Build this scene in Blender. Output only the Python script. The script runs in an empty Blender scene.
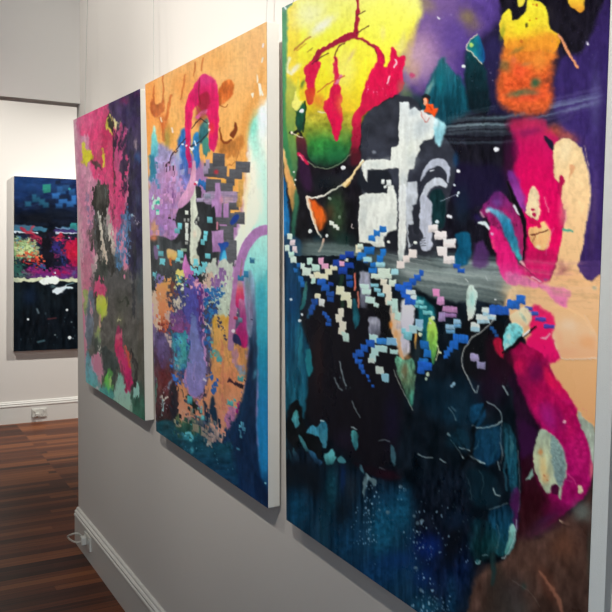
# A gallery room: three large abstract canvases on the right wall, a fourth in the room beyond the opening.
import bpy, bmesh, math, random
import numpy as np
from mathutils import Vector, Matrix
scene = bpy.context.scene
col = scene.collection
random.seed(4)

# ------------------------------------------------------------------ helpers
def link(o, parent=None):
    col.objects.link(o)
    if parent is not None:
        o.parent = parent
    return o
def obj(name, bm, mats, parent=None, smooth=False):
    me = bpy.data.meshes.new(name)
    bmesh.ops.recalc_face_normals(bm, faces=bm.faces[:])
    bm.to_mesh(me); bm.free()
    for m in (mats if isinstance(mats, (list, tuple)) else [mats]):
        me.materials.append(m)
    if smooth:
        for p in me.polygons: p.use_smooth = True
    return link(bpy.data.objects.new(name, me), parent)
def tag(o, label, cat, group=None):
    o['label'] = label; o['category'] = cat
    if group: o['group'] = group
    return o
def struct(name, bm, m):
    o = obj(name, bm, m); o['kind'] = 'structure'; return o
def empty(name, loc):
    e = bpy.data.objects.new(name, None); e.location = loc; e.empty_display_size = .1
    return link(e)
def box(bm, x0, y0, z0, x1, y1, z1, bevel=0.0, seg=2):
    vs = [bm.verts.new((x, y, z)) for x in (x0, x1) for y in (y0, y1) for z in (z0, z1)]
    fs = [bm.faces.new([vs[i] for i in f]) for f in ((0,1,3,2),(4,6,7,5),(0,4,5,1),(2,3,7,6),(0,2,6,4),(1,5,7,3))]
    if bevel:
        es = list({e for f in fs for e in f.edges})
        bmesh.ops.bevel(bm, geom=es, offset=bevel, segments=seg, affect='EDGES', profile=.5)
    return bm
def prism(bm, prof, a, b, axis):
    """profile [(out, z)] swept between two points; 'axis' maps out to a direction"""
    va = [bm.verts.new(Vector(a) + Vector(axis) * o + Vector((0, 0, z))) for o, z in prof]
    vb = [bm.verts.new(Vector(b) + Vector(axis) * o + Vector((0, 0, z))) for o, z in prof]
    n = len(prof)
    for i in range(n):
        j = (i + 1) % n
        bm.faces.new((va[i], va[j], vb[j], vb[i]))
    bm.faces.new(va); bm.faces.new(vb)
    return bm
def tube(bm, pts, r, seg=8):
    pts = [Vector(p) for p in pts]; rings = []
    for i, p in enumerate(pts):
        d = (pts[min(i + 1, len(pts) - 1)] - pts[max(i - 1, 0)]).normalized()
        s = d.cross(Vector((0, 0, 1)) if abs(d.z) < .9 else Vector((1, 0, 0))).normalized(); t = d.cross(s)
        rr = r[i] if isinstance(r, (list, tuple)) else r
        rings.append([bm.verts.new(p + s * rr * math.cos(2*math.pi*k/seg) + t * rr * math.sin(2*math.pi*k/seg)) for k in range(seg)])
    for a, b in zip(rings, rings[1:]):
        for k in range(seg):
            bm.faces.new((a[k], a[(k+1) % seg], b[(k+1) % seg], b[k]))
    bm.faces.new(rings[0]); bm.faces.new(rings[-1][::-1])
    return bm
def spline(ps, n=8):
    out = []
    for i in range(len(ps) - 1):
        p0, p1, p2, p3 = (Vector(ps[max(0, min(len(ps) - 1, i + k))]) for k in (-1, 0, 1, 2))
        for j in range(n):
            t = j / n
            out.append(.5 * ((2*p1) + (p2-p0)*t + (2*p0-5*p1+4*p2-p3)*t*t + (3*p1-p0-3*p2+p3)*t**3))
    out.append(Vector(ps[-1])); return out

# ------------------------------------------------------------------ materials
def material(name):
    m = bpy.data.materials.new(name); m.use_nodes = True
    return m, m.node_tree.nodes, m.node_tree.links, m.node_tree.nodes['Principled BSDF']
def plain(name, c, rough=.6, spec=.3, bump=0.0, bscale=200, var=0.03, vscale=3):
    m, N, L, B = material(name)
    tc = N.new('ShaderNodeTexCoord')
    n1 = N.new('ShaderNodeTexNoise'); n1.inputs['Scale'].default_value = vscale; n1.inputs['Detail'].default_value = 4
    L.new(tc.outputs['Object'], n1.inputs['Vector'])
    mr = N.new('ShaderNodeMapRange'); mr.inputs['To Min'].default_value = 1 - var; mr.inputs['To Max'].default_value = 1 + var
    L.new(n1.outputs['Fac'], mr.inputs['Value'])
    mx = N.new('ShaderNodeVectorMath'); mx.operation = 'SCALE'; mx.inputs[0].default_value = c[:3]
    L.new(mr.outputs['Result'], mx.inputs['Scale']); L.new(mx.outputs['Vector'], B.inputs['Base Color'])
    B.inputs['Roughness'].default_value = rough; B.inputs['Specular IOR Level'].default_value = spec
    if bump:
        n2 = N.new('ShaderNodeTexNoise'); n2.inputs['Scale'].default_value = bscale; n2.inputs['Detail'].default_value = 3
        L.new(tc.outputs['Object'], n2.inputs['Vector'])
        b = N.new('ShaderNodeBump'); b.inputs['Strength'].default_value = bump; b.inputs['Distance'].default_value = .002
        L.new(n2.outputs['Fac'], b.inputs['Height']); L.new(b.outputs['Normal'], B.inputs['Normal'])
    return m
WALL = (.735, .70, .67)
M_wall = plain('wall_paint', WALL, .75, .2, .12, 260, .012, 2)
M_ceil = plain('ceiling_paint', (.55, .55, .54), .85, .15)  # unseen ceiling, tone lowered to cut bounced light
M_left = plain('grey_wall_paint', (.36, .36, .36), .85, .15)  # unseen left wall, grey picked to cut bounced light
M_trim = plain('gloss_trim_paint', (.74, .73, .70), .35, .45, .03, 40)
M_side = plain('bare_canvas', (.74, .72, .67), .85, .15, .35, 700, .04, 12)
M_plas = plain('white_plastic', (.66, .66, .62), .35, .45)
M_cord = plain('white_cord', (.62, .60, .54), .45, .4)
M_dark = plain('dark_slot', (.03, .03, .03), .5, .3)
M_wire = plain('steel_wire', (.42, .42, .40), .45, .5)

def floor_material():
    m, N, L, B = material('jarrah_floorboards')
    tc = N.new('ShaderNodeTexCoord'); sp = N.new('ShaderNodeSeparateXYZ'); L.new(tc.outputs['Object'], sp.inputs[0])
    def math_(op, a, b=None, c=None):
        n = N.new('ShaderNodeMath'); n.operation = op
        for i, v in enumerate((a, b, c)):
            if v is None: continue
            if isinstance(v, (int, float)): n.inputs[i].default_value = v
            else: L.new(v, n.inputs[i])
        return n.outputs[0]
    X, Y = sp.outputs['X'], sp.outputs['Y']
    W = .052
    row = math_('FLOOR', math_('DIVIDE', Y, W)); fr = math_('FRACT', math_('DIVIDE', Y, W))
    # boards meet end to end on one seam line that runs along the room (x = 0.17) and elsewhere at staggered joints
    side = math_('GREATER_THAN', X, .172)
    w1 = N.new('ShaderNodeTexWhiteNoise'); w1.noise_dimensions = '2D'
    cb = N.new('ShaderNodeCombineXYZ'); L.new(row, cb.inputs[0]); L.new(math_('MULTIPLY', side, 37.3), cb.inputs[1])
    stag = math_('FLOOR', math_('DIVIDE', math_('ADD', X, math_('MULTIPLY', row, 1.37)), 2.3))
    cb2 = N.new('ShaderNodeCombineXYZ'); L.new(row, cb2.inputs[0]); L.new(math_('ADD', stag, math_('MULTIPLY', side, 37.3)), cb2.inputs[1])
    L.new(cb2.outputs[0], w1.inputs['Vector'])
    mp = N.new('ShaderNodeMapping'); mp.inputs['Scale'].default_value = (.7, 40, 1); L.new(tc.outputs['Object'], mp.inputs['Vector'])
    gr = N.new('ShaderNodeTexNoise'); gr.inputs['Scale'].default_value = 2.2; gr.inputs['Detail'].default_value = 6; gr.inputs['Roughness'].default_value = .6
    L.new(mp.outputs[0], gr.inputs['Vector'])
    mp2 = N.new('ShaderNodeMapping'); mp2.inputs['Scale'].default_value = (.5, 2.6, 1); L.new(tc.outputs['Object'], mp2.inputs['Vector'])
    big = N.new('ShaderNodeTexNoise'); big.inputs['Scale'].default_value = 1.6; big.inputs['Detail'].default_value = 3
    L.new(mp2.outputs[0], big.inputs['Vector'])
    v = math_('ADD', math_('MULTIPLY', w1.outputs['Value'], .56), math_('ADD', math_('MULTIPLY', gr.outputs['Fac'], .62), math_('MULTIPLY', big.outputs['Fac'], .22)))
    v = math_('ADD', v, math_('MULTIPLY', side, .06))
    rp = N.new('ShaderNodeValToRGB'); e = rp.color_ramp.elements
    e[0].position = .30; e[0].color = (.020, .007, .005, 1); e[1].position = 1.0; e[1].color = (.245, .085, .032, 1)
    for p, c in ((.48, (.042, .013, .008, 1)), (.68, (.095, .028, .014, 1)), (.84, (.165, .050, .020, 1))):
        k = rp.color_ramp.elements.new(p); k.color = c
    L.new(v, rp.inputs['Fac'])
    gap = math_('LESS_THAN', math_('ABSOLUTE', math_('SUBTRACT', fr, .5)), .475)
    mx = N.new('ShaderNodeMix'); mx.data_type = 'RGBA'; mx.inputs['A'].default_value = (.02, .008, .006, 1)
    L.new(gap, mx.inputs['Factor']); L.new(rp.outputs['Color'], mx.inputs['B']); L.new(mx.outputs['Result'], B.inputs['Base Color'])
    B.inputs['Roughness'].default_value = .38; B.inputs['Specular IOR Level'].default_value = .12
    bp = N.new('ShaderNodeBump'); bp.inputs['Strength'].default_value = .15; bp.inputs['Distance'].default_value = .002
    L.new(gap, bp.inputs['Height']); L.new(bp.outputs['Normal'], B.inputs['Normal'])
    return m
M_floor = floor_material()

def paint_material(name, rough, spec, seed):
    m, N, L, B = material(name)
    a = N.new('ShaderNodeVertexColor'); a.layer_name = 'pigment'
    tc = N.new('ShaderNodeTexCoord')
    n = N.new('ShaderNodeTexNoise'); n.inputs['Scale'].default_value = 9 + seed; n.inputs['Detail'].default_value = 5
    L.new(tc.outputs['Object'], n.inputs['Vector'])
    r = N.new('ShaderNodeMapRange'); r.inputs['From Min'].default_value = .35; r.inputs['From Max'].default_value = .65
    r.inputs['To Min'].default_value = rough - .1; r.inputs['To Max'].default_value = rough + .15
    L.new(n.outputs['Fac'], r.inputs['Value']); L.new(r.outputs['Result'], B.inputs['Roughness'])
    L.new(a.outputs['Color'], B.inputs['Base Color'])
    B.inputs['Specular IOR Level'].default_value = spec
    w = N.new('ShaderNodeTexNoise'); w.inputs['Scale'].default_value = 420; w.inputs['Detail'].default_value = 2
    L.new(tc.outputs['Object'], w.inputs['Vector'])
    b = N.new('ShaderNodeBump'); b.inputs['Strength'].default_value = .18; b.inputs['Distance'].default_value = .001
    L.new(w.outputs['Fac'], b.inputs['Height']); L.new(b.outputs['Normal'], B.inputs['Normal'])
    return m

# ------------------------------------------------------------------ room
YW, YF, ZH, CEIL = 4.130, 6.979, 2.227, 3.3
struct('floor', box(bmesh.new(), -3.2, -2.0, -.06, 3.2, YF + .12, 0), M_floor)
struct('wall_right', box(bmesh.new(), 0, -2.0, 0, .14, YW, CEIL), M_wall)
bm = bmesh.new(); box(bm, -3.2, YW - .062, ZH, 0, YW, CEIL); box(bm, -3.2, YW, ZH, .14, YW + .065, CEIL); box(bm, -3.2, YW - .062, 0, -2.5, YW, ZH)
struct('wall_front', bm, M_wall)
struct('wall_left', box(bmesh.new(), -3.3, -2.0, 0, -3.2, YF, CEIL), M_left)
struct('wall_far', box(bmesh.new(), -3.3, YF, 0, 3.3, YF + .12, CEIL), M_wall)
struct('wall_far_right', box(bmesh.new(), 3.2, YW - .5, 0, 3.3, YF, CEIL), M_wall)
struct('wall_far_near', box(bmesh.new(), .14, YW - .2, 0, 3.2, YW - .06, CEIL), M_wall)
struct('ceiling', box(bmesh.new(), -3.3, -2.0, CEIL, 3.3, YF + .12, CEIL + .1), M_ceil)
SK = [(0, 0), (.020, 0), (.020, .138), (.0235, .142), (.0245, .148), (.0225, .154), (.0185, .156), (.0185, .160), (.0205, .163), (.0205, .167), (.016, .171), (.0115, .173), (.0115, .177), (.0095, .182), (.005, .185), (0, .185)]
struct('baseboard_right', prism(bmesh.new(), SK, (0, -2.0, 0), (0, YW, 0), (-1, 0, 0)), M_trim)
struct('baseboard_far', prism(bmesh.new(), SK, (-3.2, YF, 0), (3.2, YF, 0), (0, -1, 0)), M_trim)
# ------------------------------------------------------------------ the pigment: a small painter
# Each painting is laid out in the plane of its canvas as seen square to the photo's frame; project() ties a point of
# the canvas to that layout, so a brush mark lands at a fixed spot of the cloth.
FPX = 810.39
CAM = np.array([-1.00464, 0, 1.6]); FW = np.array([.49009, .86750, -.08521]); RT = np.array([.87132, -.49031, .01983]); UP = np.array([.02458, .08396, .99617])
def project(P):
    d = P - CAM; z = d @ FW
    return 306 + FPX * (d @ RT) / z, 306 - FPX * (d @ UP) / z
def srgb2lin(c):
    return np.where(c <= .04045, c / 12.92, ((np.maximum(c, 0) + .055) / 1.055) ** 2.4)
_lat = np.random.RandomState(7).rand(256, 256)
def vnoise(x, y):
    xi = np.floor(x).astype(int); yi = np.floor(y).astype(int); fx = x - xi; fy = y - yi
    fx = fx * fx * (3 - 2 * fx); fy = fy * fy * (3 - 2 * fy)
    g = lambda a, b: _lat[a & 255, b & 255]
    return (g(xi, yi) * (1 - fx) + g(xi + 1, yi) * fx) * (1 - fy) + (g(xi, yi + 1) * (1 - fx) + g(xi + 1, yi + 1) * fx) * fy
def fbm(x, y, o=3):
    s = 0; a = .5; t = 0
    for k in range(o):
        s = s + a * vnoise(x + 17.3 * k, y + 9.1 * k); t += a; a *= .5; x = x * 2.03; y = y * 2.03
    return s / t * 2 - 1
def hx(c):
    if isinstance(c, str):
        return np.array([int(c[i:i + 2], 16) for i in (0, 2, 4)]) / 255.
    return np.asarray(c, float)
def pts_(p):
    if isinstance(p, str):
        p = [tuple(float(t) for t in q.split(',')) for q in p.split()]
    return [tuple(q) for q in p]
def smooth_closed(p, n=4):
    m = len(p); out = []
    for i in range(m):
        p0, p1, p2, p3 = (np.array(p[(i + k) % m][:2], float) for k in (-1, 0, 1, 2))
        for j in range(n):
            t = j / n
            out.append(.5 * ((2*p1) + (p2-p0)*t + (2*p0-5*p1+4*p2-p3)*t*t + (3*p1-p0-3*p2+p3)*t**3))
    return out
def smooth_open(p, n=4):
    m = len(p); out = []
    for i in range(m - 1):
        p0, p1, p2, p3 = (np.array(p[max(0, min(m - 1, i + k))], float) for k in (-1, 0, 1, 2))
        for j in range(n):
            t = j / n
            out.append(.5 * ((2*p1) + (p2-p0)*t + (2*p0-5*p1+4*p2-p3)*t*t + (3*p1-p0-3*p2+p3)*t**3))
    out.append(np.array(p[-1], float)); return out
class Art:
    def __init__(s, x0, y0, x1, y1, ss, base):
        s.x0, s.y0, s.ss = x0, y0, ss
        w = int((x1 - x0) * ss) + 1; h = int((y1 - y0) * ss) + 1
        s.X, s.Y = np.meshgrid(x0 + np.arange(w) / ss, y0 + np.arange(h) / ss)
        s.C = np.zeros((h, w, 3)) + hx(base); s.H = np.zeros((h, w)); s.k = 0
        s.gain = 1, 255      # strength of the mixed colours and the brightest channel it still touches
    def win(s, xa, ya, xb, yb):
        h, w = s.H.shape
        i0 = max(0, int((ya - s.y0) * s.ss)); i1 = min(h, int((yb - s.y0) * s.ss) + 2)
        j0 = max(0, int((xa - s.x0) * s.ss)); j1 = min(w, int((xb - s.x0) * s.ss) + 2)
        return (slice(i0, max(i0, i1)), slice(j0, max(j0, j1)))
    def mix(s, c):
        c = hx(c); return c * s.gain[0] if c.max() * 255 <= s.gain[1] + .5 else c
    def colour(s, c, X, Y, box, ax):
        if isinstance(c, (list, tuple)) and isinstance(c[0], (list, tuple)):
            ts = [q[0] for q in c]; cs = np.array([s.mix(q[1]) for q in c])
            if ax == 'x': t = (X - box[0]) / max(box[2] - box[0], 1e-6)
            elif ax == 'y': t = (Y - box[1]) / max(box[3] - box[1], 1e-6)
            else:
                a = math.radians(ax); pr = X * math.cos(a) + Y * math.sin(a)
                cr = [x * math.cos(a) + y * math.sin(a) for x in (box[0], box[2]) for y in (box[1], box[3])]
                t = (pr - min(cr)) / (max(cr) - min(cr))
            return np.stack([np.interp(t, ts, cs[:, i]) for i in range(3)], -1)
        return np.zeros(X.shape + (3,)) + s.mix(c)
    def put(s, W, al, cc, tex, h, tx=(3, 9), seed=0):
        X, Y = s.X[W], s.Y[W]
        if tex:
            t = fbm(X / tx[0] + seed * 3.7, Y / tx[1] + seed * 1.3, 3)[..., None]
            cc = np.clip(cc * (1 + tex * t) + tex * .12 * t, 0, 1)
        s.C[W] = s.C[W] * (1 - al[..., None]) + cc * al[..., None]
        if h: s.H[W] = s.H[W] * (1 - al * .6) + al * h
    def poly(s, c, p, soft=.7, n=0., ns=6, a=1., h=0, ax='y', tex=.06, sm=True, tx=(3, 9)):
        p = pts_(p); s.k += 1
        bx = (min(q[0] for q in p), min(q[1] for q in p), max(q[0] for q in p), max(q[1] for q in p))
        if sm: p = smooth_closed(p)
        m = soft * 1.5 + n * 1.5 + 2
        W = s.win(bx[0] - m - 3, bx[1] - m - 3, bx[2] + m + 3, bx[3] + m + 3); X, Y = s.X[W], s.Y[W]
        if X.size == 0: return
        if n:
            Xq = X + n * fbm(X / ns + s.k, Y / ns + 3 * s.k); Yq = Y + n * fbm(X / ns + 5 * s.k + 40, Y / ns + s.k)
        else: Xq, Yq = X, Y
        d2 = np.full(X.shape, 1e9); ins = np.zeros(X.shape, bool)
        for i in range(len(p)):
            ax_, ay_ = p[i][0], p[i][1]; bx_, by_ = p[(i + 1) % len(p)][0], p[(i + 1) % len(p)][1]
            ex, ey = bx_ - ax_, by_ - ay_; L2 = ex * ex + ey * ey
            if L2 < 1e-9: continue
            t = np.clip(((Xq - ax_) * ex + (Yq - ay_) * ey) / L2, 0, 1)
            d2 = np.minimum(d2, (Xq - ax_ - t * ex) ** 2 + (Yq - ay_ - t * ey) ** 2)
            if ay_ != by_:
                cr = ((ay_ > Yq) != (by_ > Yq)) & (Xq < ex * (Yq - ay_) / ey + ax_)
                ins ^= cr
        sd = np.sqrt(d2); sd = np.where(ins, sd, -sd)
        t = np.clip(sd / (2 * max(soft, .25)) + .5, 0, 1); al = t * t * (3 - 2 * t) * a
        s.put(W, al, s.colour(c, X, Y, bx, ax), tex, h, tx, s.k)
    def line(s, c, p, w=1., soft=.6, n=0., ns=5, a=1., h=0, tex=.04, sm=True, ax='y', tx=(3, 9)):
        p = pts_(p); s.k += 1
        ws = [q[2] if len(q) > 2 else w for q in p]
        q = [(x[0], x[1], ww) for x, ww in zip(p, ws)]
        bx = (min(x[0] for x in q), min(x[1] for x in q), max(x[0] for x in q), max(x[1] for x in q))
        if sm and len(q) > 2: q = smooth_open(q)
        m = max(ws) + soft * 1.5 + n * 1.5 + 2
        W = s.win(bx[0] - m, bx[1] - m, bx[2] + m, bx[3] + m); X, Y = s.X[W], s.Y[W]
        if X.size == 0: return
        if n:
            Xq = X + n * fbm(X / ns + s.k, Y / ns + 3 * s.k); Yq = Y + n * fbm(X / ns + 5 * s.k + 40, Y / ns + s.k)
        else: Xq, Yq = X, Y
        best = np.full(X.shape, -1e9)
        for (xa, ya, wa), (xb, yb, wb) in zip(q, q[1:]):
            ex, ey = xb - xa, yb - ya; L2 = max(ex * ex + ey * ey, 1e-9)
            t = np.clip(((Xq - xa) * ex + (Yq - ya) * ey) / L2, 0, 1)
            best = np.maximum(best, (wa + (wb - wa) * t) / 2 - np.hypot(Xq - xa - t * ex, Yq - ya - t * ey))
        t = np.clip(best / (2 * max(soft, .25)) + .5, 0, 1); al = t * t * (3 - 2 * t) * a
        s.put(W, al, s.colour(c, X, Y, bx, ax), tex, h, tx, s.k)
    def blob(s, c, x, y, rx, ry, ang=0, a=1., n=0., tex=.05, e=1.3):
        """airbrushed soft ellipse"""
        s.k += 1; R = max(rx, ry) * 2.2
        W = s.win(x - R, y - R, x + R, y + R); X, Y = s.X[W], s.Y[W]
        if X.size == 0: return
        k = math.radians(ang); dx, dy = X - x, Y - y
        u = (dx * math.cos(k) + dy * math.sin(k)) / rx; v = (-dx * math.sin(k) + dy * math.cos(k)) / ry
        r2 = u * u + v * v
        if n: r2 = r2 * (1 + n * fbm(X / 7 + s.k, Y / 9 + s.k))
        s.put(W, a * np.exp(-np.maximum(r2, 0) ** e), s.colour(c, X, Y, (x, y, x + 1, y + 1), 'y'), tex, 0, (3, 3), s.k)
    def blocks(s, c, spec, a=1., h=.5, slope=None, soft=.45, jit=.05, tex=.05, shade=None):
        """little rectangular dabs: 'x,y,w,h ...' centre and size"""
        for q in pts_(spec):
            x, y, w, hh = q; s.k += 1
            sl = .55 * (y - 225) / (x + 140) if slope is None else slope
            rs = np.random.RandomState(int(x * 13 + y * 7) % 9999)
            cc = np.clip(hx(c) * (1 + jit * (rs.rand() * 2 - 1)), 0, 1)
            r = lambda: (rs.rand() - .5) * .10; lo = .80 + .16 * rs.rand()
            p = [(x - w/2 + w*r()*.5, y - hh/2 - sl*w/2 + hh*r()*.5), (x + w/2 + w*r()*.5, y - hh/2 + sl*w/2), (x + w/2, y + hh/2 + sl*w/2 + hh*r()*.5), (x - w/2 + w*r()*.5, y + hh/2 - sl*w/2)]
            s.poly([(0, np.clip(cc * 1.04, 0, 1)), (.5, cc), (.62, cc * (lo + 1) / 2), (1, cc * lo)], p, soft, .25, 3, a, h, sm=False, tex=tex, tx=(5, 1.2))
    def smear(s, c, p, w, a=.5, sl=1.2, sx=40, thr=.0, n=0):
        """dry brush drag: streaks that follow a path"""
        p = pts_(p); q = smooth_open([(x[0], x[1]) for x in p], 6) if len(p) > 2 else [np.array(x[:2]) for x in p]
        s.k += 1
        xs = [t[0] for t in q]; ys = [t[1] for t in q]
        W = s.win(min(xs) - 2, min(ys) - w, max(xs) + 2, max(ys) + w); X, Y = s.X[W], s.Y[W]
        if X.size == 0: return
        o = np.argsort(xs); yc = np.interp(X, np.array(xs)[o], np.array(ys)[o])
        v = (Y - yc)
        st = vnoise(v / (sl * 3.2) + s.k * 3.1, X / (sx * 1.6) + s.k) * .55 + vnoise(v / (sl * 1.4) + 9, X / sx * 1.2) * .3 + vnoise(v / (sl * .7) + 3, X / sx) * .15
        al = np.clip(.42 + (st - .5) * 1.7 - thr, 0, 1) * np.clip(1.25 - (2 * v / w) ** 2 * 1.25, 0, 1)
        L = max(xs) - min(xs); t = (X - min(xs)) / L
        al = al * np.clip(np.minimum(t, 1 - t) * 8 + .08, 0, 1) * a
        s.put(W, al, s.colour(c, X, Y, (min(xs), min(ys), max(xs), max(ys)), 'x'), .03, 0, (20, 2), s.k)
    def speck(s, c, x0, y0, x1, y1, num, r0=.3, r1=.9, a=.8, h=.3, seed=1, asp=1.3):
        rs = np.random.RandomState(seed)
        for i in range(num):
            x, y = x0 + rs.rand() * (x1 - x0), y0 + rs.rand() * (y1 - y0); r = r0 + (r1 - r0) * rs.rand() ** 2
            s.line(c, [(x, y - r * asp * .5), (x + (rs.rand() - .5) * r, y + r * asp * .5)], r * 2, .4, 0, a=a * (.5 + .5 * rs.rand()), h=h, sm=False, tex=0)
    def dots(s, c, spec, a=1., h=.5, soft=.45):
        for q in pts_(spec):
            r = q[2] if len(q) > 2 else 1.6
            s.line(c, [(q[0], q[1]), (q[0] + .01, q[1])], r, soft, .2, 2, a, h, sm=False)
    def grain(s, amt, sx, sy, x0=-999, y0=-999, x1=9999, y1=9999, seed=0):
        W = s.win(x0, y0, x1, y1); X, Y = s.X[W], s.Y[W]
        g = fbm(X / sx + seed, Y / sy + seed * 2, 4)[..., None]
        s.C[W] = np.clip(s.C[W] * (1 + amt * g), 0, 1)
    def shatter(s, x0, y0, x1, y1, cw, ch, ax, ay, prob=.5, seed=0, tone=.08):
        """drag small rectangular dabs of wet paint out of place, following the perspective of the rows"""
        W = s.win(x0, y0, x1, y1); X, Y = s.X[W], s.Y[W]
        sl = (Y - 225) / (X + 140)
        cy = np.floor((Y - sl * (X - x0)) / ch).astype(int); cx = np.floor(X / cw + .5 * (cy & 1) + .3 * _lat[cy & 255, 9]).astype(int)
        a, b, c, d = (_lat[(cx * 7 + k + seed) & 255, (cy * 11 + 3 * k + seed) & 255] for k in (0, 31, 67, 101))
        m = (c < prob) * np.clip(np.minimum(np.minimum(X - x0, x1 - X), np.minimum(Y - y0, y1 - Y)) / 4, 0, 1)
        dx, dy = (a * 2 - 1) * ax * m, (b * 2 - 1) * ay * m
        h, w = s.H.shape
        j = np.clip(((X + dx - s.x0) * s.ss).astype(int), 0, w - 1); i = np.clip(((Y + dy - s.y0) * s.ss).astype(int), 0, h - 1)
        s.C[W] = np.clip(s.C[i, j] * (1 + tone * (d * 2 - 1) * m)[..., None], 0, 1); s.H[W] = s.H[W] + .25 * d * m
    def ruffle(s, amp, sx, sy, x0=-999, y0=-999, x1=9999, y1=9999, seed=0):
        """brush-dragged edges: small organic warp of what is painted so far"""
        W = s.win(x0, y0, x1, y1); X, Y = s.X[W], s.Y[W]; h, w = s.H.shape
        dx = amp * fbm(X / sx + seed, Y / sy + 7, 2); dy = amp * (sy / sx) ** .5 * fbm(X / sx + 31, Y / sy + seed, 2)
        C, H = s.sample(X + dx, Y + dy); s.C[W] = C; s.H[W] = H
    def sample(s, px, py):
        h, w = s.H.shape
        fx = np.clip((px - s.x0) * s.ss, 0, w - 1.001); fy = np.clip((py - s.y0) * s.ss, 0, h - 1.001)
        i = fy.astype(int); j = fx.astype(int); u = (fx - j); v = (fy - i)
        def g(A):
            if A.ndim == 3: uu, vv = u[..., None], v[..., None]
            else: uu, vv = u, v
            return (A[i, j] * (1 - uu) + A[i, j + 1] * uu) * (1 - vv) + (A[i + 1, j] * (1 - uu) + A[i + 1, j + 1] * uu) * vv
        return g(s.C), g(s.H)
def light_estimate(xm, xr, y0, y1, co):
    """how much gallery light falls on the cloth (rendered on a grey card): the photographed colours are divided by it to get pigment"""
    def f(px, py):
        x = np.clip((px - xm) / xr, -1, 1); y = (np.clip(py, y0, y1) - 300) / 300
        B = np.stack([x**0, x, y, x*x, x*y, y*y, y**3, x*y*y, x*x*y], -1)
        return np.exp(B @ np.array(co).T)
    return f
ILL = [light_estimate(*q) for q in [[445.0, 161.0, 2, 610, [[-0.337, 0.166, -1.098, -0.009, 0.184, 0.003, 0.147, 0.153, 0.276], [-0.353, 0.17, -1.072, -0.014, 0.183, 0.01, 0.145, 0.149, 0.266], [-0.403, 0.176, -1.017, -0.021, 0.172, 0.026, 0.139, 0.132, 0.248]]], [207.0, 58.0, 28, 500, [[-0.39, 0.117, -1.096, -0.087, 0.091, -0.264, 0.02, -0.069, -0.033], [-0.427, 0.124, -1.094, -0.087, 0.098, -0.259, 0.025, -0.066, -0.033], [-0.497, 0.127, -1.059, -0.085, 0.1, -0.237, 0.027, -0.061, -0.032]]], [110.0, 32.0, 94, 414, [[-0.718, 0.039, -1.145, -0.017, 0.214, -0.187, 0.591, 0.34, -0.42], [-0.767, 0.043, -1.155, -0.015, 0.212, -0.216, 0.549, 0.336, -0.416], [-0.836, 0.049, -1.122, -0.019, 0.219, -0.241, 0.483, 0.335, -0.412]]], [45.0, 29.0, 180, 348, [[-0.093, 0.023, -1.406, -0.0, -0.044, 0.01, 0.74, 0.167, 0.0], [-0.137, 0.02, -1.479, 0.001, -0.053, -0.115, 0.682, 0.145, 0.006], [-0.219, 0.019, -1.486, -0.0, -0.055, -0.111, 0.741, 0.147, 0.003]]]]]
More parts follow.
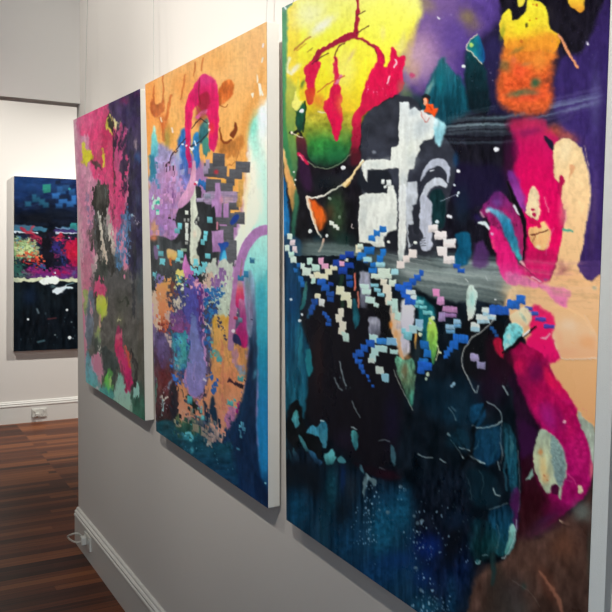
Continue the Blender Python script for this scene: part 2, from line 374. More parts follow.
# ---- canvas nearest the viewer
def ART1():
    A = Art(272, -172, 640, 742, 2, '14141a'); P, S, B, K, M = A.poly, A.line, A.blob, A.blocks, A.smear
    # --- washes
    P([(0,'6a4f86'),(.35,'5b4290'),(.62,'443072'),(1,'2e2450')], '400,-180 650,-180 650,290 575,300 560,140 500,140 470,110 440,100 400,100', 6, 6, 30, tex=.18, sm=False, tx=(9,12))
    B('a87fa8', 425, 50, 26, 30, 30, .9, .5, .1); B('b794b4', 420, 62, 18, 22, 20, .8, .4); B('8a6a9a', 440, 8, 30, 25, 20, .7, .5)
    B('94806a', 424, 4, 12, 9, 30, .8, .6); B('8d7c4e', 467, 18, 9, 9, 10, .85, .6); B('7f6a55', 474, 26, 8, 10, 60, .5, .6); B('563e8e', 452, 36, 18, 26, -20, .6, .3)
    P('211c38', '466,75 478,40 500,22 512,0 520,-60 560,-170 610,-172 606,10 598,22 588,48 572,64 560,70 556,140 520,150 480,150', 6, 5, 18, tex=.15)
    P('17141f', '508,-40 530,-60 606,-60 602,14 592,36 580,54 570,62 560,48 548,22 540,4 510,22 500,10', 3, 4, 12, tex=.25)
    P([(0,'2a2450'),(1,'17172c')], '488,40 504,46 508,100 500,150 470,150 470,90', 5, 4, 14)
    A.gain = 0.85, 255
    # purple right margin
    P([(0,'37265e'),(.3,'3e2c73'),(.6,'4a3680'),(1,'3a2560')], '560,60 586,50 600,10 618,-20 612,285 575,285 585,200 588,172 578,140 556,110', 4, 3, 14, tex=.14)
    B('6a66a0', 596, 100, 6, 34, 0, .5, .3); B('2c1c50', 603, 150, 4, 70, 0, .5); B('7a5a86', 594, 215, 3, 40, 3, .35)
    A.gain = 1, 255
    # yellow field
    P([(0,'f6f2a8'),(.5,'ffff9e'),(.66,'fffa4e'),(.80,'fdea2c'),(.92,'e8c828'),(1,'9c9a30')], '276,-180 410,-180 418,-10 420,8 419,22 410,38 402,52 396,80 372,104 356,128 330,146 300,146 276,140', 5, 4, 12, tex=.07)
    P('f7d94a', '287,8 296,4 300,30 296,70 292,105 300,130 286,136 284,60', 4, 2, 10, a=.75)
    B('ffffc8', 310, 14, 18, 15, -20, .8, .4); B('fffff0', 322, 26, 16, 5, -38, .85, .5); B('fffbe0', 296, 68, 7, 3.5, -40, .9, .6); B('ffffff', 294, 71, 3.5, 2, -40, .9)
    B('fff6a0', 345, 70, 12, 22, 0, .5, .5); B('ffff60', 385, 20, 20, 30, 0, .6); B('fbd838', 300, 84, 9, 16, 10, .6, .5); B('f2b430', 310, 96, 6, 8, 0, .6, .5)
    B('e8d89a', 400, 48, 7, 8, 30, .5, .5); B('e8d4a0', 383, 33, 3, 8, 0, .4, .5); B('d8c890', 403, 40, 3, 9, 10, .5, .5)
    B('e8c86a',408,58,6,14,10,.55,.7); B('c8a080',414,70,7,12,0,.6,.5); B('e6d060',412,36,5,12,10,.6,.6); B('c4a0b0',418,52,8,14,20,.55,.5)
    S('b06a34', '294,50 300,45 310,37', 1.6, .6, .6, a=.8); S('c8862e', '297,50 306,44', 1.2, .6, .5, a=.7); S('8a6a2a', '308,52 313,48', 1, a=.7); S('f7fbe0', '290,58 287,68 291,74', 3, 1, 1, a=.7)
    # green going down
    P([(0,'c8b430'),(.3,'8fa034'),(.55,'3f8438'),(.8,'1d5a34'),(1,'0c2018')], '305,112 352,112 354,140 350,154 338,164 326,168 314,164 306,150', 5, 4, 8, tex=.3, tx=(5,5))
    B('2f8a3a', 322, 146, 12, 10, 0, .8, .7, .3); B('d0c040', 316, 118, 12, 5, 0, .6, .7, .3); B('1b6a3c', 335, 152, 12, 9, 0, .6, .6); B('b8a434', 348, 122, 5, 7, 10, .7, .5, .3); B('6d9440', 346,136,4,8,0,.6,.4)
    P([(0,'c8c850'),(.25,'a8b048'),(.55,'6f9a4a'),(1,'3b6a48')], '283,80 298,90 296,128 300,160 296,182 288,168 283,150', 3, 2, 10)
    P([(0,'5f9a78'),(.3,'5fa070'),(.7,'3c8850'),(1,'2f6a48')], '278,-20 287,4 287,60 286,110 289,150 294,176 296,192 288,184 282,150 279,100', 1.6, .8, 10)
    P('6d9884', '281,2 292,-2 293,4 287,9 283,12', 1, .6); S('f2fff6', '285,7 286,9', 1.6)
    # lower black of the top field
    P([(0,'2a1418'),(.3,'17121a'),(1,'0d1014')], '297,136 305,138 308,156 318,167 334,168 350,158 358,150 364,158 364,245 300,245 298,200 296,180 299,160', 1.6, 1, 8, tex=.3)
    P([(0,'6a2c30'),(1,'3a1830')], '297,137 305,138 307,158 300,160', 1.6, 1, 6, a=.85); P('3a163e', '299,160 310,166 312,190 302,186', 3, 1, 8, a=.7)
    B('26303a', 345, 176, 8, 8, 0, .4); B('16242a', 325, 182, 12, 10, 0, .5)
    P([(0,'14603e'),(1,'123a2c')], '296,112 304,103 305,118 303,130 297,131', 1.2, .8, 5, tex=.25)
    P('f8f27a', '293,102 297,91 300,100 304,101 300,108 297,111 293,108', .7, 1, 4, h=.8); S('e8e24a','299,80 298,92 300,98',2,.8,.6); B('2e5a30', 303, 84, 2, 5, 20, .7)
    S('10281a','305,102 306,110 303,132', 1.4,.7,.5); A.dots('ffffff', '302,111,4'); S('181a10','290,133 294,134 298,131 302,135',2.4,.7,.4); A.dots('f4ead0','292,133,3.2'); S('f0e8c8','294,134 299,136 303,137',1,.5)
    S('d21c4c','299,154 303,158 308,164',3,.8,.6,h=.4); S('f08aa0','300,155 304,160',1,.5)
    S('f6efc8','318,112 327,113 334,113',1.4,.6,.5,a=.8)
    S('9fb08a','308,161 314,166 324,168.5 334,167 345,160 354,151',.8,.5,.3,a=.8,h=.7)
    # crimson veins and lobes
    R = [(0,'b01c3e'),(.5,'d3143f'),(1,'e01048')]
    S('a81c3a', [(359,-60,3),(358.5,0,2.6),(358.6,10,3.2),(357.6,20,3.6),(356.5,33,5)], 3, .7, .8, 4, h=.6)
    S('a51a3c', [(356,35,6),(350,36.5,7.5),(343,39,6.5),(336,43,5.5),(328,47.5,3.6),(321,51,5),(317,57,5.5),(313,63,6),(310,68,7)], 4, .7, .9, 4, h=.8)
    S('a81c3c', [(356,38,2),(362,39,2.4),(369,43,3),(375,47.5,4),(380,53,6),(382,62,7)], 3, .7, .8, 4, h=.6)
    P('e0174b', '304.5,70 310,62 320.5,62 318,72 315,82 313.5,92 313,104 307,101 308,88', .8, 1.4, 4, h=.3)
    S('e02050', [(336,58,3.4),(336,68,4.6),(337,78,4.4),(337,88,7),(337,100,12)], 4, .8, 1.2, 4, h=.3)
    S('e8809a', '341,76 338,82 336,84', 3, .8, .8); S('5a2424', '345,43 339,47 335.5,55 336.6,61', .9, .5); S('b83030', '318,92 330,83 345,76', 1.2, .6, .6, a=.7)
    P('e2124c', '376,47 381,51 384,60 384.5,67 389.5,63 391,49 395,49 398,56 403,56 406,60 403,70 404,82 402,90 389,99 370,102 363,97 364,90 368,77 372,70 376,64 378,56', .9, 1.3, 4, tex=.12)
    P('e0124a', '332,86 340,86 340,103 343,114.5 342,124 339,138 336,141 333.5,135 330.5,123 326,113 323.5,103 329,97', .8, 1.3, 4, tex=.1)
    P([(0,'e0144c'),(.5,'cf1a44'),(1,'8a1a34')], '364,92 382,86 390,94 380,104 363,116 361.5,128 360.5,144 357.5,152 352,151 352,126 353.5,116 360,106', .8, 1, 4, tex=.1)
    P('d83a2c', '306,90 315,88 313.5,100 309,104 306,97', 1, 1, 4); B('e87a30', 318, 100, 7, 6, 30, .7, .6); B('f6c830', 346, 105, 9, 10, 0, .6, .5); P('5a1824', '350,150 358,148 362,160 352,166', 2, 1, 6, a=.8)
    S('4a1c1c','357,33 369,26',.9,.5); S('4a2c1c','358,15 365,11',.9,.5); S('4a1c28','312,64 322,57 329,53',.9,.5); B('e8c898',352,55,2,7,30,.6)
    S('f6d8d8','395,60 397,64 394,67',1.4,.5,.4); S('ffd0d8','390,76 388,83',1.6,.5,.4,h=.8); A.speck('f8b0c0',366,84,392,96,12,.3,.7,.8); A.dots('c83a6c','412.5,75.5,5',.8,.1,1.6)
    # teal plume right of the lobe
    P([(0,'2f6a74'),(.3,'0f5262'),(.7,'0b3644'),(1,'0c222c')], '443,58 449,66 458,76 468,96 470,150 424,112 428,88 434,72', 2, 2, 7, tex=.3, tx=(2,14)); B('137a86',441,80,5,14,0,.6,.4); B('a8c0b0',430,88,2.4,9,24,.6,.7); B('466a3c',408,95,7,5,0,.7,.5); B('88985c',404,88,6,8,0,.5,.5); B('1b3a30',418,100,8,6,0,.7)
    P([(0,'0f5a60'),(.3,'0d3038'),(1,'0c1a22')], '468,46 474,44 482,60 487,75 490,110 472,112 466,90 465,70', 2.4, 1.5, 8, tex=.2)
    P([(0,'1a8478'),(.5,'147a8c'),(1,'16508e')], '477.5,34 482,42 485,54 483,63 476,57 467.5,49 470,42', .9, .7, 5, tex=.2, ax='x'); A.dots('b8e070','471.5,45,4',1,.4,.8); S('ead9c0','477.5,34 470,41 467,48.5 473,54 482,64',1,.5,h=.9); A.dots('e8f0ee','464,66.5,4')
    S('e8e8f0','438,17 440,19',1.2); A.speck('b8b0d0',440,0,520,90,26,.25,.5,.6,0,5)
    # dark middle
    P('16151f', '452,120 512,118 516,160 512,200 520,230 524,262 500,270 440,268 440,180', 4, 3, 14, tex=.3)
    P('1b1436', '455,165 510,170 512,190 470,210 452,200', 6, 3, 14, a=.7); B('14283a',462,206,8,20,0,.6)
    # slate dome
    P([(0,'33363f'),(.5,'31343f'),(1,'25272e')], '361,160 361,140 362.5,122 370,111 385,101.5 401,96 414,99 421,108 440,132 452,147 456,160 455,178 450,196 444,226 436,256 420,258 396,256 380,240 362,190', .9, .8, 10, tex=.22, tx=(10,10))
    B('12343c',364,180,5,8,0,.7); P('1c2028','362,172 388,170 390,192 364,192',1.4,.6,5); P('0f2c30','430,194 440,189 446,200 444,226 434,226 431,206',1.2,.8,6,tex=.3); A.dots('8a909a','374,152,4',.8,.2,1.2); M('9aa0a2','366,158 378,160 392,157',5,.6,.8,20)
    # white brushwork
    Wc = [(0,'dfe6e4'),(.5,'e6eadf'),(1,'dfe2da')]
    P(Wc, '400,102 409,102 410.5,110 415.5,107 419.5,111 424,109.5 428.5,115 434,114.5 437.5,120 436,132.5 432,139 425,140.5 419.5,146 420.5,150.5 416,158.5 414,168.5 409,170 407.5,181.5 408.5,192 399,192 399,168.5 368,170 367.5,182 365,178 361.5,168.5 362.5,163.5 366.5,159.5 391,160 392,148 399,145.5', .7, .6, 4, h=.7, sm=False, tex=.07, tx=(2,14))
    B('a9b6bc',422,128,8,12,30,.55,.6); B('98a4ac',404,180,4,10,0,.4,.5); B('aab4b4',412,160,6,8,0,.5,.6); B('b4c0bc',376,165,8,3,0,.4,.6); B('b8c4c8',414,112,5,4,0,.6,.5); B('c0c8c8',408,135,2.5,14,0,.4,.5); B('cdd4c4',411,150,3,10,10,.4)
    P([(0,'a9dfe6'),(.6,'8fcdd8'),(1,'a2d8e2')], '436,120 443,122 446,128 441,146 435,141', 1.6, 1, 4, tex=.15); B('eaf6f6',436,122,3,5,0,.6)
    for a, p, w, q in (('8fb4be','440,124 470,121 505,120 545,111 604,97',15,.62),('9fc0c8','442,131 475,128 512,128',12,.66),('7f9ca8','441,139 470,139 505,138 530,134',13,.6),('5d7884','444,119 470,114 500,108',9,.5),('8a86b4','520,114 560,108 606,96',26,.4),('8c7aa8','515,128 545,124 575,112',14,.35),('c0d8dc','441,127 460,126 490,124',4,.6)):
        M(a, p, w, q, 1.1, 60)
    # orange floret
    P('1a2026','422,97 426,94 431,97 428,103 423,103',.8,.6); P('f0551f', '423.7,99 428,99 428.6,103.5 433.5,104 434.5,108 438.5,108 437,112 435,116.5 430,113 425,111.5 426,105', .7, .6, 3, h=.9); P('f8b48e','423.8,99 427,99 427.6,103 425,105',.6); S('c03a1c','429,106 432,110',1,.5); S('b84a40','422,112 423,118 427,122 430,118',.9,.5,.4,a=.8); B('f4dcd6',426,116,4,4,0,.6)
    # off-white square and bars
    P([(0,'e2e6dc'),(.6,'dde0d6'),(1,'d6d8cc')], '359.5,196 366.5,193.5 387,192.5 388,186.5 394,186 397,195 398,213 396.5,229 389,237 384.5,236 385,247 375,247 370,243 360,243 359,229', .7, .8, 4, h=.6, sm=False, tex=.09, tx=(3,10))
    B('b4bcb8',364,215,4,14,0,.55,.5); B('b0b8b2',392,222,5,10,0,.5,.6); B('c0c8c0',376,236,10,5,0,.5,.6); B('bcc4c0',372,200,8,4,0,.4,.6); B('eef2e6',380,208,8,8,0,.5,.4); K('dde2dc','383,181.5,3,4.5 389,183,5,6 385.5,187,3,3',slope=0); P('1b1d24','385,237 397,231 399,256 388,254',1,.6,5)
    P([(0,'dde2e0'),(.6,'e0e2da'),(1,'c6cdc8')], '399.5,188 407.5,188 407,220 406,246 403,259 398.5,258 399,220', .8, .5, 4, h=.6, tex=.08, tx=(2,20))
    P('bcc2c8', '407.5,181.5 417,181.5 418.3,195 417,204.5 412.5,206 413,217.5 414,224 409,224.5 411.5,234 413,245 409,249 406.8,229 406.5,204.5', .7, .6, 4, h=.5, tex=.12, sm=False, tx=(3,8)); P('2a2c34','408.5,226 411,226 413,240 411,246 408.8,236',.6); P('24262e','414,208 420,206 420,232 414,232',.8,.5,4)
    S('b4bac8', [(421,181,1.2),(425,172,4),(431.5,165,6.5),(438.5,162,7.5),(445,165.5,7.5),(448.5,173,4.5),(448.3,182,2)], 4, .7, .5, h=.6, tex=.1)
    S('c2c8d0', [(423.5,198,6),(427,189.5,6),(433,183.5,7.5),(440,181.5,8),(445.5,186,4)], 4, .7, .5, h=.5, tex=.1); P('2c2e38','426,181 432,174 440,171 446,176 446,180 436,176.5 429,181',.7)
    S('e6eaf2','431,171 434,170',1.2); P('b8bdca', '420.5,198 425,195 432,203 432.6,208 432,234 432,249 423,250.5 420.5,242 423.5,237 419.5,224 420.3,209.5', .8, .6, 4, h=.5, tex=.12, tx=(2,9))
    for y in (238.5, 241, 243.5, 246): S('3a3e48', [(420,y),(426,y-.4)], .9, .5, .3, a=.8)
    # left drips of the dark field
    P([(0,'e8b878'),(.5,'e0a25c'),(1,'9a7a44')], '282,148 285,152 288,166 293,178 297,192 296,202 293,212 291,206 288,190 285,172', 1.2, .7, 5, tex=.15); P('1c6aa0','279,174 285,178 288,200 290,232 282,240 279,210',1.4,.8,6,tex=.2); P([(0,'3f7450'),(1,'1c4a40')],'296,190 299,200 296,226 294,240 291,236 293,212',1.6,.8,6)
    P('143a58','281,236 300,240 300,262 281,262',3,2,8,a=.9)
    A.dots('f4f4e8','294,172,2 296,179.5,2 295,185,1.4'); A.dots('f8fff8','343.5,167.5,4 330,198.5,3.4 340,217,3.4 310,231,3.8 327,235.5,3')
    S('f8dca0', [(364,161,2),(358,168,2.4),(353,175.5,2.4),(349,181,4),(346,184.5,5),(342,185,2.4)], 2, .6, .5, h=1); S('f4f4e0',[(361,163,1.6),(363,160,2)],2,.5,h=.8); S('c09040','350,182 347,186',1.2,.5)
    S('ece8d8', [(342,185,1.4),(333,190.5,1.8),(323,196,2),(314,198,1.8),(307,197,2.4)], 1.6, .5, h=.9)
    P([(0,'d8581c'),(.5,'e6641e'),(1,'9a4a1c')], '310,199 321,206 327,218 324,226 319.5,231 314.5,217', 2.2, 1.2, 6, tex=.2); B('3a5434',338,214,8,24,0,.75,.4,.3); B('2a4a30',333,204,7,8,0,.7,.4); B('5a3a20',330,212,5,9,0,.5); B('1a3a34',344,240,10,8,0,.6)
    S('f4e4cc', [(307.5,197,3.4),(310,207,3.2),(313,217,3),(317,229,2),(321,237,1.4)], 3, .6, .3, h=1); S('e89a5a','309.5,200 312,210 316,224',.9,.4,a=.8)
    K('eef4e4','332,223.2,4.6,3.8 335.5,226.2,4.6,3.6 338,228.6,3,3.4',slope=.1); S('e8d8d0','352,224 352,228 354,228',.7,.4); S('f0b89a',[(323.5,239,2.4),(322.5,245,2.8),(319.5,251,1.6)],2,.6,h=.7); B('12303a',318,238,5,5,0,.6)
    # grey dry-brushed band
    P('5f7672','302,244 340,246 380,250 400,262 440,258 500,262 530,272 520,300 470,306 420,302 396,286 380,266 340,264 304,258',7,3,16,a=.55)
    for c, p, w, q in (('7c8f8a','302,246 340,250 364,255',20,.6),('9aaca6','312,254 345,258 372,263',14,.6),('3c5654','300,264 330,266 360,272',10,.5),('a9b8b2','376,256 420,264 470,270 524,274',24,.85),('c2cac4','392,264 430,270 480,278 526,284',24,.75),('8f9c98','396,284 440,288 490,294 524,302',30,.85),('6a7876','404,300 450,304 500,306',18,.75),('b8c6c4','440,264 480,268 530,270',18,.75),('9ab4b0','430,256 470,260 510,264',12,.65),('d0d6d0','400,270 430,276 460,278',9,.6),('3c4e50','440,252 470,253 500,257',9,.5),('6c7c7c','452,300 480,306 512,310',14,.5)):
        M(c, p, w, q, 1.0, 70)
    # purple / teal accents right of centre
    P('0f5270','456,234 470,234 471,256 464,266 454,262 458,246',1.6,1.2,6,tex=.2); P('56306a','476,244 488,243 488,264 474,266',3,1.6,7,a=.8); B('2a1c54',478,218,6,4,30,.7)
    S('c2c8d4','441,201 451,197 458,194',.7,.4,a=.7); A.dots('dfeef2','437.5,222,4 455,185,2.4 458.5,193,2.4 458,195.5,1.8'); A.dots('f4f6fa','497,149,4.8 458.4,171.5,4 449,216,3.4 451,216.8,3.6'); B('14406a',456,160,3,7,0,.7)
    # magenta leaf with blue vein
    P([(0,'6c2268'),(.4,'98205f'),(1,'942a60')], '480,212 489,199.6 497,192 505,194.7 513.5,204.5 520,217.6 525,229 525.5,248 523,262 515,254 503,236 492,227 488,219', 1.6, 1.6, 5, tex=.22)
    B('5a2a70',496,200,7,8,20,.7,.6); A.speck('2a1030',484,198,520,240,50,.3,.8,.6,.2,77); B('d82a78',507,214,3,7,-30,.5,.5)
    S([(0,'6aa6c0'),(.3,'2a86ae'),(.7,'2c7a96'),(1,'3aa0a0')], [(489,209,4),(497,213,6),(505,221,9),(510,233,10),(515,246,9),(520,259,5)], 6, 2, 1.6, 5, tex=.25); B('7a4a9a',498,203,5,4,20,.6)
    P([(0,'d81c70'),(.5,'e01c74'),(1,'cf5a98')], '490,226 499,229 508,243 516,258 523,268 545,283 540,292 508,284 499,268 494,249 489,237', 1.6, 1.6, 6, tex=.12)
    P('14121a','487,226 491,240 496,256 488,250 484,236',1.6,1,5); S('e0a8c0','481,213 484,217',2,.7,.6,a=.7); S('dcecec',[(479,222.5,2),(485,223.5,3.4),(489,229,2.2)],2,.6,.6,h=.8); A.dots('d8d8e8','492.5,233.5,3 488,211,4.5',.8,.5,.9); S('f23a7a','493,241 494.5,248',3,1,1)
    # magenta field
    P([(0,'c0325a'),(.16,'c8145e'),(.4,'e00a5e'),(.75,'e2085a'),(1,'c8286a')], '509,122 530,118 548,124 560,138 556,160 560,186 566,206 564,236 560,256 548,284 530,280 524,262 526,232 520,212 514,194 511,176 516,156 513,136', 4.6, 3, 8, tex=.1); B('3a1030',508,160,5,22,0,.8,.5); B('6a0e4a',514,150,4,16,0,.5,.5); B('e40a5c',535,170,16,30,0,.5)
    P('7c3a9a','508,172 516,174 524,196 527,212 520,208 512,192',2.6,1.6,6,a=.85,tex=.2); B('a848a8',520,196,5,12,-25,.6,.4); B('7a1c58',530,132,14,4,-8,.55,.6); B('a02048',520,122,8,5,0,.7,.6); B('8e1040',541,256,14,7,0,.5,.6)
    S('120e16', [(508,182,3),(512,193,4),(517,206,5.5),(523,217,5.5),(525.5,228,4),(525.5,242,2.6),(524,260,2)], 4, .8, .8, 4, h=1); S('e6e2ea',[(514.5,206,2.4),(518,212,2.6),(520,215,1)],2,.5,h=.6); S('f2c0b8','521,262 523.5,264 526,272',2,.7,.5,a=.8); S('5a1434','520,263 530,272 541,281',1,.5,h=.6)
    P('f6dcae', '526.7,209.4 528,199.6 531,188 535,186.5 539,193 539.6,203 540.6,211 539,219.5 532,217.6 527.5,215', .8, 1, 3, h=.8, tex=.14); A.dots('b40a48','533.5,209.5,3.4 535,215,4.2'); P('f0b87a','529,230.6 536,226 544.7,221.5 548,227 551.5,232 551,241 546,250 537,248.6 531.6,242',.8,1.1,3,h=.8,tex=.2); B('f8d890',546,228,3,6,-20,.8); B('fff2c0',539,247,2.6,2,0,.8); S('5a2420',[(531,235),(538,233.5),(549,229.5)],1.2,.5,.4); S('8a4a30','537,233 533,242',.9,.5); S('c8104c','531,222 537,223 540,226',4,.8,.6); S('f490a0','545,198 548,208 549,212',1.4,.6,.6,a=.7); S('d87aa8','546,255 548,245 554,228',.8,.5,a=.5)
    # orange / yellow splash
    P([(0,'f59a30'),(.3,'f07a30'),(.6,'ec5c2c'),(.85,'e8642e'),(1,'b04c30')], '506,44 530,36 553,34 557,48 553,64 551,82 553,100 546,112 532,116 516,113 505,107 499,98 498,84 502,66', 4.5, 3.5, 7, tex=.22, tx=(3,3))
    P([(0,'fbee3c'),(.4,'fbe23a'),(.75,'f8b42c'),(1,'f39a30')], '499.6,26 503,16 508,9.5 511.5,10.6 513,19.8 518,18 524,14 526.5,9 528,1 533,0 543,3 547,10 549,24.5 553,31 559.4,35 560,44 553,54 540,50 526,52 512,50 505,47 504,40 501,34', .8, .9, 4, h=.2, tex=.12, tx=(3,3)); P('f08a2e','506,42 530,38 552,34 558,44 550,62 530,64 510,60',4,2,6,a=.55,tex=.2)
    B('fff02c',525,24,16,8,-28,.7,.4); B('8a9a28',503,32,2.4,8,8,.7,.5); B('f04a30',519,70,10,8,20,.55,.8,.3); B('ee4c38',530,96,16,5,-10,.5,.8,.3); B('f8a040',540,62,8,10,0,.5,.6); B('7a6e38',518,50,8,2,-25,.55,.5); B('6a6038',505,66,5,6,-40,.75,.5,.3); B('a85a2a',501,84,4,8,0,.5); B('3a6a48',536,83,5.5,5,-40,.95,.5,.2); B('5a6a48',519,93,12,3.6,-12,.85,.5,.2); B('6a6a48',533,93,6,3,0,.7,.4); B('8a7a50',526,64,6,2,-15,.4,.4); B('6e3a28',548,80,5,3,-30,.6,.5); B('d86a50',514,60,3,4,0,.6)
    A.dots('c86a24','522,41,3.4 527,25,2.6 530,21,1.6 537,19,2.2 537,5,2.4 534,4,1.8',.85,.1); P('6a6020','525.5,24 528,22.4 528.6,26 526.4,28.5',.5); P('17141f','513,9 518,6 522,8 525,6 524,13 519,18.5 514.5,19 513,14',.7,.7,3); P('f3e24a','518,-6 524,-10 525,2 521,6.5 518.5,6.5 517.6,2',.6,.5,3)
    P([(0,'f6d83a'),(.7,'f8c83a'),(1,'f09a30')],'566,-22 584,-26 584.6,2 584,10 581.5,13 576,10 569,3.5',.7,.5,3,h=.3); S('f0a070',[(559,35,2.4),(563,41,2.6),(567,49,3),(572,58,2),(578,67,3)],2,.5,.4,h=.8); S('e6e2f0','587.5,42.5 588.4,44.5',1.8,.5,.4); A.speck('6a6488',545,5,600,60,40,.2,.45,.6,0,9)
    B('b04a3a',566,136,14,6,20,.75,.7,.3); B('c85a38',556,128,8,6,0,.6,.6,.3); B('30285a',560,118,10,9,0,.5); P('1c1a30','545,136 553,142 556,150 552,150 546,142',1,.6)
    # peach tongue
    P([(0,'f6d8a2'),(.5,'f6cb94'),(1,'f0bf88')], '555,144 560,139.5 565,138 572.5,140.6 580.6,147 585.5,160 589,172 591,190 590.5,200 588,216 585,232 584,243 580.6,257 580,270 583,278 587,282 587,300 548,300 550,284 556,268 557.5,260 561,245 563,231 566,214 562.6,203 561.5,192 560,184 557,181 554.5,176 554,163.5 553.4,150.5', .9, 1, 4, h=.35, tex=.09, tx=(4,9))
    B('fbe6b8',566,150,6,12,10,.6,.4); P('e2a070','571,164 574.5,165 575,170 571,176 569.5,182 570,170',.9,.5,3,a=.8); P('b8104c','560,177 563.5,176 565,181 563,187 561,198 559,190',.7,.7,3); B('f4b49a',564,212,5,16,0,.45,.5); S('3aa08a',[(563.5,229.5,2.4),(569,230.5,3),(572.5,231.5,2)],2,.8,.5,a=.85); S('e86aa0',[(565,210,1),(566,218,2.6),(564,226,1)],2,1,.8,a=.5); B('8a4a50',564,272,7,10,-20,.7,.6,.2)
    S('f4d8b0','585,146 589,170 591,196 588,218',.9,.5,a=.6,h=.6)
    # peach ground lower right
    P([(0,'e2b07c'),(.2,'e8b988'),(.5,'e6b27c'),(.9,'d9a06c'),(1,'a88a70')], '522,276 546,282 566,272 580,270 586,277 592,279 600,275 612,280 606,440 590,436 560,392 540,362 526,340 510,318 506,300', 2.2, 1.8, 8, tex=.1, tx=(12,3))
    P('452f66','580,262 612,262 610,276 600,274.5 597,277 590,279.5 584,276.5 580.5,271',.8,.7,4); B('6a9a94',595,288,2.4,2,0,.6); B('c2a278',520,296,14,12,0,.7,.5); B('d9c09a',512,290,10,10,0,.6,.6)
    P([(0,'d0669a'),(.5,'d874a4'),(1,'d0609a')], '506,272 530,278 552,286 570,290 568,300 566,312 562,308 552,298 542,289 528,286 510,284', 2.4, 2, 6, a=.9, tex=.14); S('c02868','520,266 530,274 541,281',4,1.6,1,a=.8); S('e8b0c0','532,277 541,281.5',1.4,.6,.4); B('6a4a80',546,279.5,2.2,1.4,0,.7)
    P([(0,'eebd88'),(.5,'f4c89c'),(1,'efb688')],'552,308 574,311 588,322 597,338 599,358 590,359 562,358 557,346 553,330',1.2,1,6,h=.3,tex=.08); B('e4a06a',588,342,9,7,10,.6,.6); B('e8a880',566,352,12,4,0,.5,.7); B('ecac84',560,338,3,8,-20,.5,.7); B('fbe2c8',568,325,8,6,0,.5,.6); S('f6e4cc','552,330 556,344 562,358 575,359 597,358',1,.5,.3,a=.8,h=.8); S('b88a60','572,342 575,343',1.2,.5,a=.7); S('e8c8a8','585,315 594,330 598,342',.8,.5,a=.6)
    for c, p, w, q in (('c88a90','520,264 556,268 590,268',16,.35),('b87078','524,272 550,276 575,276',10,.35),('d8b08c','540,284 570,288 602,288',14,.4),('a8865c','550,292 580,296 602,296',8,.35)): M(c, p, w, q, .8, 60)
    # magenta return and crimson band
    P([(0,'c8245c'),(.4,'e0185c'),(.8,'de1466'),(1,'b01050')], '533,304 543,309 553,315 555.5,325 552,335 556,348 561,359 548,363 533,356 526,342 531,330 528,318', 2, 1.8, 5, tex=.14); S('f4a0b8',[(541,338,1),(546,338,2),(550,334,1.4)],2,.6,.5)
    P([(0,'8c0a3e'),(.3,'9c0848'),(.6,'980a56'),(1,'7a0a50')], '500,340 520,342 545,356 553,373 562,386 569,396 576,405 578,416 585,428.6 590,442 594,462 592,482 586,496 572,508 552,524 536,534 520,520 517,470 520,440 530,428 528,410 521,392 512,372', 1.6, 1.6, 4, tex=.2, tx=(4,6))
    P([(0,'d01446'),(.5,'c8104a'),(1,'a80e58')], '543,366 551,373 562,386 569,396 573,404 566,404 556,394 546,380', 2, 1.4, 4, a=.85); B('4e0c40',536,372,9,12,20,.7,.5); B('d8104c',518,368,7,10,-20,.75,.5); B('8a1a70',549,418,8,14,-20,.75,.5); B('a4125c',580,452,8,20,-8,.7,.5,.3); B('b0104e',566,425,6,14,-25,.5,.5,.3); B('5a0a48',562,420,4,12,-20,.5); B('d8a07a',592,470,2.4,10,0,.5)
    A.speck('c02878',560,400,592,480,60,.2,.5,.6,.3,11); P('8f9a8c','578,412 586,420 596,432 596,470 591,456 588,440 582,428',1.2,1,4,tex=.2); A.dots('e8b0c0','565,421.5,3')
    B('3a0828',524,420,8,40,-10,.7,.4); B('24060f',534,504,18,28,-20,.97,.4); B('2a1418',530,528,26,9,-25,.9,.4); P('140a18','504,370 514,380 526,400 536,420 541,432 534,446 520,444 508,400',3.4,2,6); B('4a0a34',548,515,22,8,-25,.7,.4); B('1c0610',530,505,12,26,0,.9,.4); B('6a0c3c',522,385,8,20,-15,.6,.4)
    P('1a0a1c','504,368 512,366 522,392 533,420 540,428 536,446 530,470 520,486 516,440 510,400',2,1.4,6,tex=.2); P('2a0a1e','520,486 530,476 540,500 536,528 522,536',5,2,6,a=.7); P('1c0c28','520,438 532,430 534,450 526,470 519,470',2.4,1,6,a=.7)
    P([(0,'200818'),(.5,'24060f'),(1,'2a1216')],'519,452 530,446 535,466 541,486 549,500 546,514 536,530 520,546 514,530 517,490',4.5,3,7,tex=.2); B('4a0a2c',549,507,9,7,-40,.6,.5); B('3a1020',560,522,16,8,-30,.6,.5); P('280c2c','519,420 530,424 537,434 533,452 520,456',3.4,2,6)
    P([(0,'8fa08e'),(.4,'a4ac8c'),(1,'8c9a84')], '539.4,430 544,429 551,434 559,442 565,454 567,472 563,486 561,500 558,494 557,486 553,488 549,494 543,488 538,477 534.5,466 534,452 537,440', .8, .9, 3, h=.6, tex=.16); P([(0,'6f8a88'),(1,'586e74')],'552,436 559,442 565,454 566.5,472 562,486 557,482 553,466 551,448',1.6,1,4,a=.9,tex=.25,tx=(1.5,1.5)); B('c0a468',544,468,4,14,-8,.7,.4); B('a86a3a',541,452,2,3,0,.8); B('c8905a',546,478,4,5,0,.5); A.dots('9a4a2a','545,475.5,1.6 548,480,1.4'); P('3a0a28','552,486 556,484 560,488 558,494 553,494',.8,.5)
